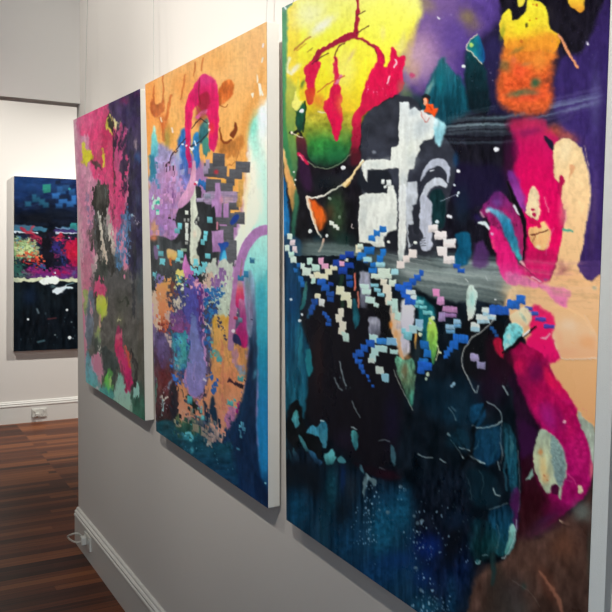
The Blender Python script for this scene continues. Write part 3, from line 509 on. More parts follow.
    P('6a8a80','526,480 530,474 533,468 534,474 530,479',1,.7,3); A.dots('d8d0a8','580,488,4.6 581,491,4.6',1,.5,.8); S('d6c0a0',[(560.5,520.5,1.6),(564,523,2.4),(569,525.5,2)],2,.6,.5,h=.8); S('c04a80','568,474 574,480 577,484',1.2,.6,.6,a=.6); S('b0407a','566,480 572,482',1,.5,.4,a=.6)
    A.gain = 0.84, 192
    # brown bottom right
    P([(0,'4c3430'),(.3,'4a342c'),(.6,'3a2c28'),(1,'302624')], '480,572 500,560 520,540 536,536 552,527 572,512 586,500 596,492 600,600 600,745 480,745 462,640 468,600', 5, 3, 10, tex=.25, tx=(6,14)); B('6a7670',583,512,9,10,-30,.8,.5); B('6a4230',565,545,14,16,0,.6,.5); B('5c362a',548,585,7,24,-25,.6,.5); B('2c201e',505,590,20,14,0,.6,.5); B('3c4240',520,610,12,12,0,.5,.5); S('b87a60',[(540,572,2),(553,590,3),(560,604,4),(570,640,3)],3,1.4,1.4,a=.55); B('3c3a3c',510,600,14,26,20,.6,.5); B('2a3a36',524,586,3,4,0,.7); B('3a4a46',590,560,2.4,34,0,.5); S('8a8a80','512,580 530,592 540,606',.7,.5,a=.3); B('3c1c3c',545,520,14,4,-25,.6); B('4a2a44',540,530,16,5,-20,.5,.4); P('2a2622','486,600 500,560 520,640 540,745 486,745',6,3,12,a=.5)
    A.gain = 1, 255
    A.gain = 0.78, 152
    # --- lower dark body
    P([(0,'0f1a24'),(.3,'0b1620'),(.6,'08121c'),(1,'081a30')], '280,268 400,284 440,300 500,305 506,345 505,368 514,400 518,440 521,480 519,522 512,548 500,562 478,566 470,600 462,640 470,745 276,745', 2.4, 2, 8, tex=.35, tx=(8,16))
    P('15131a','300,300 400,300 402,420 380,470 330,440 308,420 306,340',6,4,14,a=.9); B('2c1c1e',319,360,5,34,0,.7,.4); B('181430',392,420,8,26,0,.7,.4); B('231a30',345,440,12,10,0,.5); P('101318','466,320 504,324 500,372 470,380 462,350',3,2,6); P('260e1c','488,336 506,340 514,360 506,384 490,372',4,2,7,a=.8); P('a01434','494,341 500,338 504,352 503,358 497,352',1.6,1.2,4); B('2a0e28',492,386,16,20,0,.6)
    # teal left margin
    P([(0,'123a5c'),(.25,'0f4a6c'),(.6,'16586e'),(.8,'114858'),(1,'0a2634')], '280,262 299,268 302,292 300,316 304,332 309,350 308,372 305,418 297,406 290,404 286,424 286,480 280,480', 1.5, 1.6, 8, tex=.35, tx=(2,22)); B('0d3a6a',293,300,5,20,0,.6,.4); B('2a8a96',300,344,3.4,20,0,.7,.4); P('1f7c88','306,352 311,350 313,368 309,376 306,366',1,.8,5); B('0c4068',288,340,2,20,0,.6); S('0a3a56','291,318 293,350 289,380',1.4,.8,.8,a=.6); S('0c3c58','300,330 297,360 299,384',1.2,.8,.8,a=.6); B('18324a',306,296,6,18,0,.6)
    S([(0,'4f8a80'),(1,'1f6a70')],[(307,282,1),(305.5,292,4),(304,302,4.4),(301,309,2.6)],3,.8,.6,tex=.2); S('255a7a',[(318,298,3),(312,308,5),(308,318,2)],3,1,.8,a=.8)
    S('1e6474',[(354,300,3),(356,312,6),(356.5,320,6),(356,328,1.5)],4,1,.8,tex=.3); S('c86a58',[(355,274,2),(355.3,282,2.4),(355,290,1.6)],2,.7,.4); S('b86a58',[(358,292,1.4),(358.8,299,2.4),(358.6,308,1.4)],2,.7,.4); S('284a34','342,276 341,288 343,306',4,1.6,1,a=.8)
    P([(0,'a2a4b2'),(.5,'8e90a2'),(1,'5c6070')],'359.5,271 371,271 371.5,290 370,309 361,308',1.2,.8,4,a=.9,tex=.2,sm=False,tx=(2,10)); P([(0,'9a9cac'),(1,'6a6e80')],'369,317 380,317 381,328 379,340 369.4,338',1.1,.8,4,a=.9,tex=.2,sm=False,tx=(2,8)); B('b0b2bc',374,322,4,3,0,.6)
    P('141518','370,268 380,274 384,296 392,310 390,330 396,350 382,346 384,330 372,310 366,310 372,290',1.6,1,5)
    # centre column of pale smears
    P([(0,'cfd0d0'),(.4,'c6c3cc'),(.8,'b4b0ba'),(1,'9a968c')], '403,300 413,302 414.5,318 410,338 410,352 402,358 399.5,346 400.5,322', 1.6, 1.2, 4, tex=.14, tx=(2,10)); P([(0,'d8cdbc'),(.5,'d9b48e'),(1,'c89a70')],'391,304 397,306 401,322 401,346 405,360 400,357 396,342 391,328',1.2,1,4,tex=.2); B('e08a3a',391,325,1.8,4,0,.9); B('f0b070',396,334,2,5,0,.8); B('9a98a4',399,326,4,5,0,.7,.4); S('e8a850',[(416.5,332,1.4),(416,342,2.4),(415.5,348,1.6)],2,.7,.4); B('a87a4a',408,358,4,4,0,.7,.5); B('2a3a40',418,352,5,14,0,.7)
    P([(0,'1f7a84'),(.5,'0f6a78'),(1,'0e4a58')],'414,296 426,300 436,314 430,330 428,352 420,330 418,310',2.2,1.4,6,tex=.25); P([(0,'b8d060'),(.3,'92be4e'),(.7,'6aa64c'),(1,'3a8a5a')],'430,318 434,320 437,328 438,342 437,352 433,364 430,352 427.5,340 428,326',1,.9,3,h=.6,tex=.25); A.dots('dfe6c0','433,317.5,4 431,323,2.4 420.5,334,4 440,352,2.6'); S('c8d0a0','437.5,346 439,352 436,360',1,.5,h=.5); P([(0,'5a9a80'),(.5,'6a8a68'),(1,'2c6a5c')],'396,356 406,360 414.5,360 414.7,384.5 412,406 406,394 401,382 397,368',1.2,1.2,4,tex=.35,tx=(2,5)); B('8a6a48',405,370,3.4,8,0,.7,.5); B('48a08a',412,398,2,7,0,.7); S('b8c0b0','394,370 400,384 408,400 413,410',.8,.5,.3,a=.7,h=.6)
    A.gain = 1, 255
    # --- pixel dabs
    K('f0e8e4','433.5,228.7,10,8 441.2,235.6,12.6,8.4 450,243.4,12,9 442.5,251.4,10,9 449.4,259.6,11,8'); K('ece0d8','412.8,253.5,8,8 406.6,258.8,7.2,7 401,264.6,7.6,7.4'); A.dots('f0f4e8','389,242,3.4 415.6,242.5,3.6')
    K('cfe0d2','290,236.5,5,5.6 287.5,248,5,6 291.3,254.5,5,6 294,259.8,6.5,6.4 303,266,4.4,5.4 307,271.5,9,8'); K('d8c6c8','292.7,242.4,4.8,6 295,249.5,4.6,6.6'); K('bfe0d0','310,261,5.4,6.4 316,268,8.4,7 313.5,280,4.6,7 291.5,254.5,5,6')
    K('e8a8c6','321.5,261,5.6,6 325.6,266.4,7,6 342,264,6,5'); K('eae6c4','334,267.6,7,5 329,271.6,7,6 324,276.6,9,6 317.5,275,6,6 358.5,249,6,9 318,296,5.6,5.4'); K('f0f0da','347,260,4,3 312,276,4,4'); K('c4c8c4','322,302.6,6,7')
    K('1d3f96','349.5,254.5,9,6.5 343,257.2,6.6,6 336.5,263,6.6,6.6 349.5,265.4,9,6 343,270.6,9.4,6.4 331,284,5,4'); K('1f5f9e','301,279,4.6,6 303,284,4.6,6 296,270,4,4 299,265,3.6,4'); K('1f56a8','321.7,282,9,6 325.6,287.7,8,6.6'); K('1d4488','330.6,294,8,5 331,299.5,7,5 315,302,6.4,6 313,307,5,5 311,312,4,5 349.5,277,6.6,5 350,284,6.4,6'); K('214e9a','325,313.6,5,3.6 327.4,316.8,5,3.6 329.6,320.2,5,3.6 329,324.2,6,3.6')
    K('f0f0cc','340.4,290.4,7.6,8.4 346,296,9.6,9 349.6,303.5,5,8.6'); K('dfdbc8','341.6,312.6,6,8.4 339,318.6,6.6,8 343,325.4,7,8 341.8,331.6,6.6,6.6'); K('bcd8cc','346,337.4,6.4,8.4 344,334,4,4')
    K('1f6cb8','383.7,229,7,6 377.6,233.2,6.6,6 372.3,238.2,6.6,6 369.5,250.6,10.4,7.4 362.4,256,8,6.4 380.4,259,6,8 383,252.6,5.4,7 374.6,265,8,4.4 373.4,270.4,8.4,5.4 359,258,4,6'); K('1e5fb0','383,236,0.1,0.1 366,262,5,3'); K('9fd0d6','368,259.6,8.4,5 380.6,265,9,5 395,271.6,7,6'); K('d2e2d0','384.5,271.4,12.4,6.4 376.4,276,10,4.6 386,276,12,5.4 379.6,277.6,10,4.6 361,246.5,6,6 393,283,7,7'); K('e2dcc8','384,282.4,7,6.4 387.4,289,8,9 389.4,295,6,7.6 388.6,301.4,6.4,7'); K('b8d8cc','390,303,5,5 395.4,306,6,14 398,316,6,8')
    K('bfdcd2','365,286.4,9.4,4.6 367,292,9.4,5.6 370.4,300,9.4,6.4 376.4,305,5.4,4.4'); K('7fb8c4','375,285.4,7.6,4 377.6,290.2,7.6,4 381,294.6,7.6,4')
    K('2057b4','422,273,3.6,6 418,277.4,6,6.4 413.6,281.4,7,7 408,286,9,8 400,287.6,9.4,7 405.6,291.4,10,6 406.4,296,9,4 411,301,11.4,7.4 462,270.6,6.4,4 457,266,7.4,4.6 461.6,271,7,4'); K('d8e6e4','411.4,292.2,9.4,4.6 414,297,5,4'); K('6fb8ba','420,302.2,8,4 423.4,307.6,7.4,3.6 428,313,10,4.2 417,306,4,3')
    K('d888b8','436.8,292.6,6.6,8'); K('cf92c0','441,301,7,8'); K('b884b0','450,309.4,15,6.4'); K('8c6a98','450,315.4,14,4 '); K('9a86b0','442.4,317,7,9')
    K('8fb8d0','450.6,326.4,9.6,5.4 457.6,321.4,7.6,4.4 419.6,324,8,9.4'); K('5f92b4','450.6,331.4,9,4 457.6,325.6,7,3.6'); K('a4ccd2','413,329.4,8.4,8 419.6,329,7,3'); K('72b4be','408,335.4,8.6,8.4 404,331,4,5')
    K('b4d8d4','374,338.4,9.4,8.4 381,348.4,12.6,6.4 375.6,351.6,7.4,8 373,357.6,6.4,8 394,351.8,8.6,4.4'); K('2f74b8','382,341,9.4,6'); K('7aaccc','392,341.6,10.6,7.4'); K('1f4f9e','370.6,343.5,8.4,7 365,347.8,7.4,7 360,353,8.4,6.6 355.4,356,5.4,5 358.6,361.4,7,5 361.7,367,4.6,5 363.4,372,4.4,4.4 367.7,376.4,3.4,3.4 369.6,380.6,3,3 373,386,2.4,3')
    K('1f66ac','425,344.6,8.6,8.4 428,353.4,8,8 424,362,9,8'); K('1d55ac','425.6,366,14.4,8.6 421.4,370.6,7.4,6.4'); K('2060b4','461,338.4,15.4,8.4 454.4,344.6,8.6,8 450.6,349.4,6,5 447.6,353,5,5 446,356.6,4,4')
    K('dfe8e2','486.4,310.4,8.4,5.6 491.6,315.2,9,3.6 483,317.4,13.4,5.6 475.6,324.8,9,4.6'); K('9cc0cc','487,314.4,8,3 492,318.4,8,3 483.4,321.8,13,3.4 475.4,329.2,9,4.6')
    K('2252a6','499.6,310.4,20,9.4 494,306,4,3'); K('2560b4','513.5,304.6,12.4,9.4 521,299.6,8.6,8.6'); K('3350a4','529,308.4,8,3.8 534,313.4,10,3.8'); K('4a3f9c','541,319.4,11,4.4 549.6,326.4,11,4.4'); K('1d4a86','492,328.4,4,4 494.4,332,4,4.4 496.6,336,3,3')
    P([(0,'cfe0d4'),(.5,'bcdcd0'),(1,'e6e8dc')],'467,291 471,284.7 475,288 477.5,294.5 476.7,303 475,314 471,319.4 468,319.6 467,303',.7,.7,3,h=.8,tex=.2); B('7fb8b0',473,300,2,7,0,.6,.5); S('d8dcd8','466,279 468,282',1,.5,a=.8); S('c8ccd0','486,276 488,280',.8,.5,a=.6); A.dots('d0d4d4','496,300,1.8')
    P([(0,'d9cfae'),(.5,'e6d2a8'),(1,'e2b890')],'511,315 517,311.5 524,307 531,312 532,320 527,327 520,328.5 511,322',1.2,1,4,h=.4,tex=.14); B('7aa8a0',524,318,2,7,-35,.6); P([(0,'7cc4c4'),(.5,'5fb4ba'),(1,'8ac8c4')],'503.6,337 508,326 517,323.6 524,330 518,340 510,349 505,351',.9,1,4,h=.6,tex=.3,tx=(3,3)); B('d8e8dc',509,337,2.6,4,0,.7,.5); B('d0e4dc',508,345,3,2,0,.6)
    S('0c0c12',[(536,326,2),(524,336,3.4),(514,346,3.4),(503,353,1.6)],2,.7,.5,h=.8); S('e8e4e0',[(530,330,1),(526,333.5,2.4),(523,336.6,1.2)],2,.5,h=.5)
    S('b9bdb8','495.5,317 490.6,324 481,332 472.7,337 466.5,346 463,353 462,361.5 465,371 471,383 475.6,393',1,.5,.3,a=.85,h=1.3); K('8f86a8','475,357.6,8.6,8'); K('7f7c9c','481.4,365.4,8,7.4')
    K('d4e4da','380,370.2,7.6,8 371.6,360.6,6.4,4.4'); K('92c8d8','385.4,377.6,7,8'); A.dots('a8b8a0','428,374.4,3.6 426.4,378.6,3'); A.dots('a9c8d8','454.4,383.6,4 452,385.8,3'); A.dots('e4eef0','291,299.4,2.6 302,314.4,2.6 300,320.4,2.8 474,349,0.1')
    A.gain = 0.76, 162
    # --- lower body modelling
    P('0d3c58','420,380 470,380 480,400 470,430 440,420 420,400',8,4,14,a=.35); P([(0,'154a6e'),(1,'0f3c5c')],'472,406 484,404 485,416 480,426 474,428 471,416',1.6,1,5,tex=.2); P([(0,'0d344c'),(1,'0c3858')],'476,430 500,424 502,440 500,458 486,466 474,456 472,444',1.6,1.2,6,tex=.25); P('12384c','456,430 468,432 470,450 462,448',2.6,1.4,6,a=.8); P([(0,'10303e'),(.4,'185668'),(.8,'144a5e'),(1,'103848')],'503,424 510,426 516,440 518,470 518,490 512,492 508,470 505,450',1.4,1,5,tex=.35,tx=(1.6,12)); P('4a8a90','512,440 514,446 512,452 510,448',1,.6,3); P('5a1c5c','511,494 519,488 519,520 516,530 512,520',1.6,1,5,a=.8); P([(0,'0a2a40'),(.4,'0f4460'),(1,'164c56')],'490,510 510,506 514,526 508,552 498,556 490,540',2,1.4,5,tex=.35,tx=(2,10)); P([(0,'78a8a0'),(1,'3a7a78')],'511,524 516,528 516,540 510,553 505,554 508,540',1,.8,3,tex=.25); P('0b2836','466,470 488,470 500,488 496,506 476,506 466,490',4,2.4,8,a=.7); P([(0,'0a2c3a'),(.6,'0f4046'),(1,'0a2228')],'470,524 486,520 500,540 492,556 476,562 468,548',2.6,2,5,a=.85,tex=.4,tx=(2,9)); B('0a141c',482,532,2.4,14,10,.7); B('18363a',494,560,2.6,18,0,.7); S('1a3638','492,556 494,572 493,584',4,1.4,.8,a=.7); A.dots('2f6a70','478,562,5',.9,.6,1); S('9ab4b4','475,561 478,563.6 481,561',.7,.4,a=.7); S('8aa4a8','482,556 488,555',.7,.4,a=.6)
    L = '8fa2a4'  # pale strokes put the glints on paint ridges into the pigment
    for p, w, q in (('473,426 480,428 486,428 492,426.5 502,421',1.2,.9),('448,434 450,436',2,.8),('451,440 457,448 462,454 464,458',1.2,.9),('460,447 470,451',1.1,.8),('470,455 477,460 485,463.6',1.4,.9),('502,421 501,440 503,456',.9,.4),('449,408 454,414 457,420',1.2,.6),('487,402 495,406 501,413 502,420',1.3,.6),('503,386 506,391 508,394',1.6,.8),('478,386 477,392 474,390',1.1,.7),('494,488 496,494 500,496',1.3,.8),('498,462 500,470',1.2,.6),('490,509 500,506 508,503',.8,.5),('517,520 516,534 511,548 506,557 502,558',1,.7),('518,450 520,480 519,512',.7,.4),('440,459 446,463',1.2,.7),('418,454 424,457 433,458',.9,.7),('379,441 387,440 390,442',.8,.5),('380,468 385,470',1.2,.6),('340,362 344,380 346,386',1.4,.6),('335,378 338,386 342,390',1.2,.5),('352,401 356,410 360,417',1,.55),('352,427 357,429',1.2,.8),('414,512 418,518',0.8,.4),('452,407 456,411',1.6,.4),('402,374 404,378',.9,.4)):
        S(L, p, w, .5, .4, a=q, h=.9)
    S('2a6a80','506,430 507,450 505,470 507,490',2.4,1,.8,a=.6,h=.5); S('3a7a88','511,436 512,446 511,456',2,.8,.6,a=.7,h=.5); S('1a5470','492,432 496,446 492,458',3,1.4,1,a=.6); S('0a141c','455,430 462,444 474,458 486,470',1.8,.8,.5,a=.7); S('6a8c90','470,452 476,448 480,440',.9,.5,.4,a=.6,h=.8); S('8a9ca0','500,442 503,452 501,464',.9,.5,.4,a=.5,h=.8); S('58767c','466,474 470,486 472,500',1,.6,.6,a=.5,h=.6); S('4a6a72','480,470 484,480 482,494',1,.6,.6,a=.4,h=.6); S('7c9094','497,524 500,536 497,548',.9,.5,.5,a=.4,h=.7)
    S('05080c','486,404 478,420 474,428 474,440 472,452 462,466 455,484',3,1.2,.8,a=.85); S('06090e','448,436 460,452 474,462',2,.9,.6,a=.7); A.speck('6a7f8c',340,372,352,392,10,.3,.6,.6,.3,21); A.speck('5a6470',503,374,510,390,9,.3,.6,.6,.3,22)
    # left loops and islands
    P('0b1014','287,430 289,412 294,401 300,402 303,416 306,430 318,438 322,450 320,462 312,456 306,452 302,440 299,446 297,470 292,446 288,440',1,1,4,tex=.2)
    Tq = [(0,'4aa0a0'),(1,'3a8494')]
    P(Tq,'292,417 295.5,410 298,412 299.6,424 296,428.6',.8,.7,3,tex=.25); P([(0,'2f7c9a'),(.6,'3a8aa2'),(1,'3a7a90')],'306.6,432 312.7,425 317.6,427 320,424 322.5,420 327.4,425 327.4,445 323,446.6 319,437 314,435',.8,.9,3,tex=.3); S('a8c0c0','321,420 324,421',1,.5); P(Tq,'351,432 357,431 358.5,443 356.5,450.6 353,445',.7,.7,3,h=.4,tex=.3); P([(0,'54a2a8'),(1,'4a9a9a')],'324,455 328,452 332,449 335,454 337,458 332,464 326,464',.8,.8,3,tex=.3); P('4a9098','338,458 342,456 346,462 340,463',.8,.6,3); P([(0,'2f6e94'),(1,'2a6ea0')],'308,450 315,452 318,458 323,463 320,466 315,462 311,456',.8,.8,3,tex=.2); P('3f7f88','299,436 302,436 306,444 309,452 304,448',.7,.6,3); P('47808a','293,448 297,454 299,460 297,462 294,456',.8,.6,3); P('3a7482','289,450 293,460 296,470 291,462',1,.6,3,a=.8)
    P([(0,'0a1a2a'),(.2,'0c2c42'),(.6,'0a2c48'),(1,'08203c')], '284,470 330,466 362,470 400,482 420,500 420,560 440,620 450,745 280,745', 6, 4, 14, a=.9, tex=.4, tx=(2.2,40)); P('0a121a','286,462 300,462 320,470 318,496 300,488 286,486',6,3,10,a=.85); B('0a1018',345,515,6,26,0,.5,.4); B('14505f',332,486,6,22,0,.65,.4,.3); B('0f2f68',343,478,3,14,0,.6); B('27323e',352,488,6,14,0,.6,.4); B('123a4a',324,525,6,36,0,.5); B('0c4468',294,510,5,18,0,.6); B('14506e',384,530,13,20,0,.75,.4,.35); B('135272',402,512,8,20,0,.65,.4,.35); B('0f4468',392,500,20,12,0,.5,.4,.3); B('080f16',340,515,6,14,0,.5); B('0b2f6c',396,560,24,10,0,.6,.4); B('104a6a',378,545,8,14,0,.5,.5,.3)
    P('7a9aa0','366,473 370,477 376,480 377,483 374,486 369,481 366,488 364,498 363,488',1,.9,3,tex=.25,a=.8); P('406a78','391,446 395,448 396,460 394,466 391,458',1.2,.8,3); P('17101a','352,462 372,466 400,476 396,480 378,478 366,472',1.6,1,5); B('2c0e1c',388,474,12,5,0,.6); P('3f6a78','360,464 363,468 364,474 361,471',.8,.5,3)
    P([(0,'0a1522'),(.4,'0a1220'),(.7,'081a3e'),(1,'0a1c30')],'418,480 462,470 470,520 470,570 460,610 440,612 424,560 416,520',8,4,14,tex=.35); B('0a1e64',428,545,16,12,0,.65,.4); B('0c2a6a',424,578,12,12,0,.6,.4); B('0f3a5a',452,598,5,22,0,.7,.4,.3); B('17506a',428,606,16,8,0,.6,.5,.4); B('060a10',452,545,10,26,20,.8); B('0b2440',456,520,14,10,0,.5)
    B('13587a',384,528,14,24,0,.7,.5,.35); B('125474',403,508,10,18,0,.65,.5,.35); B('0c3c60',350,540,16,20,0,.6,.5,.3); B('0c3a6a',376,575,30,14,0,.6,.5,.3); B('0b2a70',430,548,12,10,0,.6,.5); B('0e4a6a',300,508,10,20,0,.5,.4,.3); B('12486a',487,440,11,14,0,.55,.5,.3); B('124e74',478,414,6,9,0,.6,.4,.3); B('0e3c50',455,440,8,10,0,.6,.5,.3); B('18506a',512,468,3,26,0,.6,.4,.4); B('0f3c54',455,412,14,12,0,.4,.5,.3)
    for i, (x0, y0, x1, y1, n, r) in enumerate(((365,484,380,515,26,.75),(366,508,378,545,34,.7),(398,486,408,500,10,.8),(352,505,372,545,26,.55),(400,530,424,548,18,.8),(410,510,424,530,7,1.3),(414,545,432,575,16,.9),(412,500,450,560,30,.7),(416,575,440,600,18,1),(420,596,450,620,50,.6),(436,470,470,540,26,.7),(460,545,470,566,6,.7),(380,600,450,720,90,.9),(300,560,380,700,30,.5))):
        A.speck('7fa0b4' if i != 10 else '3a5058', x0, y0, x1, y1, n, .3, r, .8, .3, 40 + i)
    for x, y in ((414.5,516),(418,523),(422,521),(401,486.5),(416,568),(421,590),(388,512)): A.dots('6f8a98', f'{x},{y},3.4', .7, .3, .9)
    A.gain = 1, 255
    A.ruffle(.8, 3, 4, seed=2); A.grain(.06, 2.5, 2.5, seed=3); A.grain(.12, 1.3, 12, 276, 300, 520, 745, seed=5); A.grain(.05, 14, 1.2, 300, 240, 610, 320, seed=8)
    return A
# ---- middle canvas of the row
def ART2():
    A = Art(140, 14, 274, 514, 3, 'a87aa8'); P, S, B, K, M = A.poly, A.line, A.blob, A.blocks, A.smear
    P([(0,'fcca8c'),(.4,'fabb6e'),(.8,'f2aa54'),(1,'f0b058')], '140,10 272,10 272,110 262,112 252,130 247,165 240,215 225,215 200,160 180,160 160,180 140,190', 3, 2, 8, tex=.07, tx=(3,10))
    B('fa9a48',150,110,10,40,0,.8,.4); B('ec8a3a',185,85,14,20,0,.4,.5); B('f6c27c',240,60,14,30,20,.6,.5); B('f4b878',255,60,8,30,0,.5); B('e89c48',258,90,4,24,12,.5,.4); B('dc9040',246,120,4,26,14,.45,.4); B('f0a858',215,60,20,14,-20,.5,.5); B('f2b060',230,160,9,26,6,.6,.4)
    O = 'c8622c'
    for p, w in (('152,100 151,108 154,114',3),('154,86 153.6,104',1.8),('163.4,76 163,102',1.6),('171,95 168.4,108 166,119',2.6),('185,75 183,88 181,99',1.6),('195.6,62 194,76',1.4),('203,58 201,70',1.3),('160,118 163,126 164,140',3)):
        S(O, p, w, .9, .7, a=.75, tex=.2)
    P('b85a2a','152,102 158,104 164,100 164,111 157,117 152,114',1.4,1.2,4,a=.8,tex=.25); B('d86a2c',164,122,4,10,0,.7,.6); B('c89038',170,135,4,10,0,.6,.5); B('8a8a40',167,140,3,10,0,.6,.5); S('f4e4c0','161,118 162,121',1.6); S('f0e0d0','172,128 173,132',1.4)
    P([(0,'de7a34'),(.5,'d86a2a'),(1,'dd7e3a')],'217,97 222,84 229,79 234,84 233,94 226,102 218,106',1.2,.8,4,tex=.25); S('a85a24','219,105 225,107 228,105',1,.5)
    P('b87030','219,138 226,143 236,138 243,135 243,146 236,156 224,158 218,150',2.2,1.5,5,a=.8,tex=.25); S('8a4218',[(220.5,128,1.2),(221,138,2),(225,143,2.4),(231,140,2)],2,.7,.5); P('7e3a18','235,122.5 237.6,126 237,133 232.6,138 230.4,134 233.6,129',.8,.6,3); S('c07838','228,166 236,160 240,150',1.2,.6)
    # pale and aqua right edge
    P([(0,'fffbe8'),(.15,'f7fff2'),(.3,'fff6e0'),(.5,'f6f4dc'),(1,'e6f2e0')], '272,102 264,104 258,112 250,134 248,158 246,190 243,215 236,236 228,246 232,266 244,250 272,250', 2, 1.2, 6, tex=.04); B('7fe0c4',254,128,5,16,8,.85,.4); B('a0ead4',256,148,5,14,0,.7,.4); B('c0f4e4',262,170,5,26,0,.7,.3); B('f2ffff',263,120,5,18,0,.8,.3); B('fde6b0',246,190,3,30,4,.7,.4); B('b6f0e0',266,196,3,30,0,.7)
    P([(0,'c4ecdc'),(.2,'aee0d0'),(.45,'8fd4cc'),(.75,'54aeb2'),(1,'3a9aa6')],'272,205 258,222 248,240 243,262 246,286 250,330 272,330',2.4,1.2,7,tex=.06); B('d8f4e0',262,215,4,14,0,.6)
    # blues, lilac, magenta stem
    P([(0,'a098c0'),(.4,'a886b4'),(1,'9a6a9c')],'152,152 172,150 180,160 190,165 192,200 180,222 180,262 150,262',3,2,6,tex=.25,tx=(3,6)); P([(0,'c8f0e0'),(.3,'7fdcd0'),(1,'4fa6c0')],'154,125 157,138 158,152 153,158 151,146',1.1,.7,4,tex=.15); P('2a7a94','150,154 155,158 156,176 150,180',1.6,1,4); B('3a8ab0',155,181,4,4,0,.9,.5); B('b27aa8',166,190,8,16,0,.6,.6); B('c88ab0',170,172,8,9,0,.7,.6); B('9a68a8',160,206,7,12,0,.6,.6); B('b08ac0',172,220,7,16,0,.6,.6); B('8a5a9a',160,228,6,8,0,.6); B('d8a060',154,228,4,6,0,.8,.6); B('e0a070',158,236,6,4,0,.7,.6); B('7a8ab0',161,232,3,6,0,.6)
    K('c08cb8','163,192,6,8 172,180,7,9 176,214,8,11 168,198,6,8 178,196,8,10 182,188,7,8',soft=.9,h=.3); K('a878b0','160,198,5,7 168,222,6,10 184,196,6,8 157,212,4,7',soft=.9,h=.2); P('c8f0dc','154,199 160,198 160.6,207 154.4,208.6',.7,.5); P('2fa890','156,202 160,201 160,205 157,206',.7); B('6a3a78',173,198,1.6,9,0,.8); K('2c2a30','173.5,219.6,3,2.6')
    P([(0,'2c7cc0'),(.5,'2f6ab6'),(1,'8a78b8')],'178,140 184,128 190,134 192,160 190,180 184,186 178,176 180,160',1.6,1.2,5,tex=.25,tx=(2,10)); P([(0,'9ab0d8'),(1,'a892c4')],'176,150 181,150 183,180 176,184',1.4,.8,4,a=.8); P([(0,'2a8ac4'),(1,'2468b0')],'193,138 199,132 200,150 199,166 195,168',1,.8,4,tex=.2); P('2a6a70','200,128 207,118 209,128 206,140 200,144',1.6,1,4,tex=.3); P([(0,'4a9a80'),(1,'3a7a78')],'203,142 208,138 209,152 204,156',.9,.6); B('8a3020',200,114,4,12,0,.8,.5); B('5a8a78',207,124,3,4,0,.8,.5); K('2a70b8','201,183.5,7,6.4 206,186.6,5,8')
    G = [(0,'e83a7c'),(.3,'e21a64'),(.7,'e0185e'),(1,'d81a66')]
    P(G, '186,150 185.6,120 186,104 192,90 199,78 204,74 209,76 217,84 219,110 218.6,130 216,149 209.6,149 209,120 202,110 196,106 191.6,120 190.4,152', 1, .9, 4, tex=.12, h=.3); B('c8104c',206,100,9,10,0,.5,.5,.2); B('d83a80',206,80,7,4,0,.6,.5); P('e0609a','196,116 203,110 208,109 206,114 198,119',.8,.6); S('5a2020','200,78 199,92 201,104',1,.6,a=.6); B('9a5030',204,116,4,4,0,.7); S('301820','192,128 200,119 207,123',.9,.5)
    S([(0,'e01c64'),(.5,'c0206c'),(1,'8a2460')],[(188,145,5),(189.4,160,4.6),(191,172,3.4),(193,184,2)],4,.8,.6,tex=.15); A.dots('ffffff','183,144.4,2 187,145.4,2 191,148,2.4 193,149,3 209.4,130,2.4 209,124,1.6'); S('301c28','169,170 172,156 180,145 186,138',1,.5); S('2a2a30','191,147 200,142 208,133',1.2,.5); S('ffffff','195,142 196,146',1.4)
    A.ruffle(1.6, 2, 6, 140, 150, 262, 270, seed=1); A.ruffle(.7, 3, 5, 140, 14, 274, 160, seed=2); A.shatter(150,160,196,262,3.4,5,5,9,.45,3)
    # charcoal steps
    D = '55565a'
    K(D,'213,170,18,14 219,160,12,13 222,172,10,12 214,186,16,14 243,167,14.4,11 236,174,13,10 230,181,10,9 226,190,14,14 237,197,7,10 214,200,22,12 222,214,18,20 234,206,10,8 240,218,10,12 232,220,10,14 226,236,16,20 232,250,10,20 220,250,14,20 228,262,14,10', h=.35, slope=.05, tex=.1); K('f0b050','224,181,5,4 220,156,0.1,0.1',slope=.1); B('c83040',216.6,172,2.4,2.4,0,.9); K('c89a50','241,188,5,16 239.6,200,5,14',a=.8,soft=.8)
    P([(0,'26282c'),(.5,'24282a'),(1,'2a2c30')],'196,186 201,188 202,200 209,202 216,206 216,222 220,228 218,262 212,276 200,290 172,300 150,300 150,244 158,236 172,240 180,232 176,224 178,210 190,200 192,190',.9,1,4,tex=.25)
    P([(0,'44484a'),(.5,'3c4042'),(1,'303436')],'150,242 156,236 166,238 176,244 182,242 184,262 178,284 166,292 152,290',1.4,1.2,4,tex=.3)
    P([(0,'d8dcc4'),(.4,'d4d8c4'),(1,'cdd2bc')],'190,182 194,180 196,186 196.6,204 198,214 195,222 200,228 201,236 196.6,250 200,262 196,266 191,264 190,246 191,226 190.6,206',.7,.7,3,h=.4,tex=.1); P('b8b8a0','193,256 199,256 199,264 194,266',.8,.6); B('e0c8b0',195,234,2,4,0,.6)
    S([(0,'d8a0b8'),(.5,'e0a4c0'),(1,'c890b8')],[(194.4,162,3),(193.4,176,5.5),(191,188,8),(186.6,197,9.5),(181.5,204,7),(180,207,3)],5,.8,.6,h=.4,tex=.1); A.dots('ffffff','196.8,182.6,3'); A.dots('d02050','195.4,184,2.4')
    V = [(0,'b48ab8'),(1,'a878ac')]
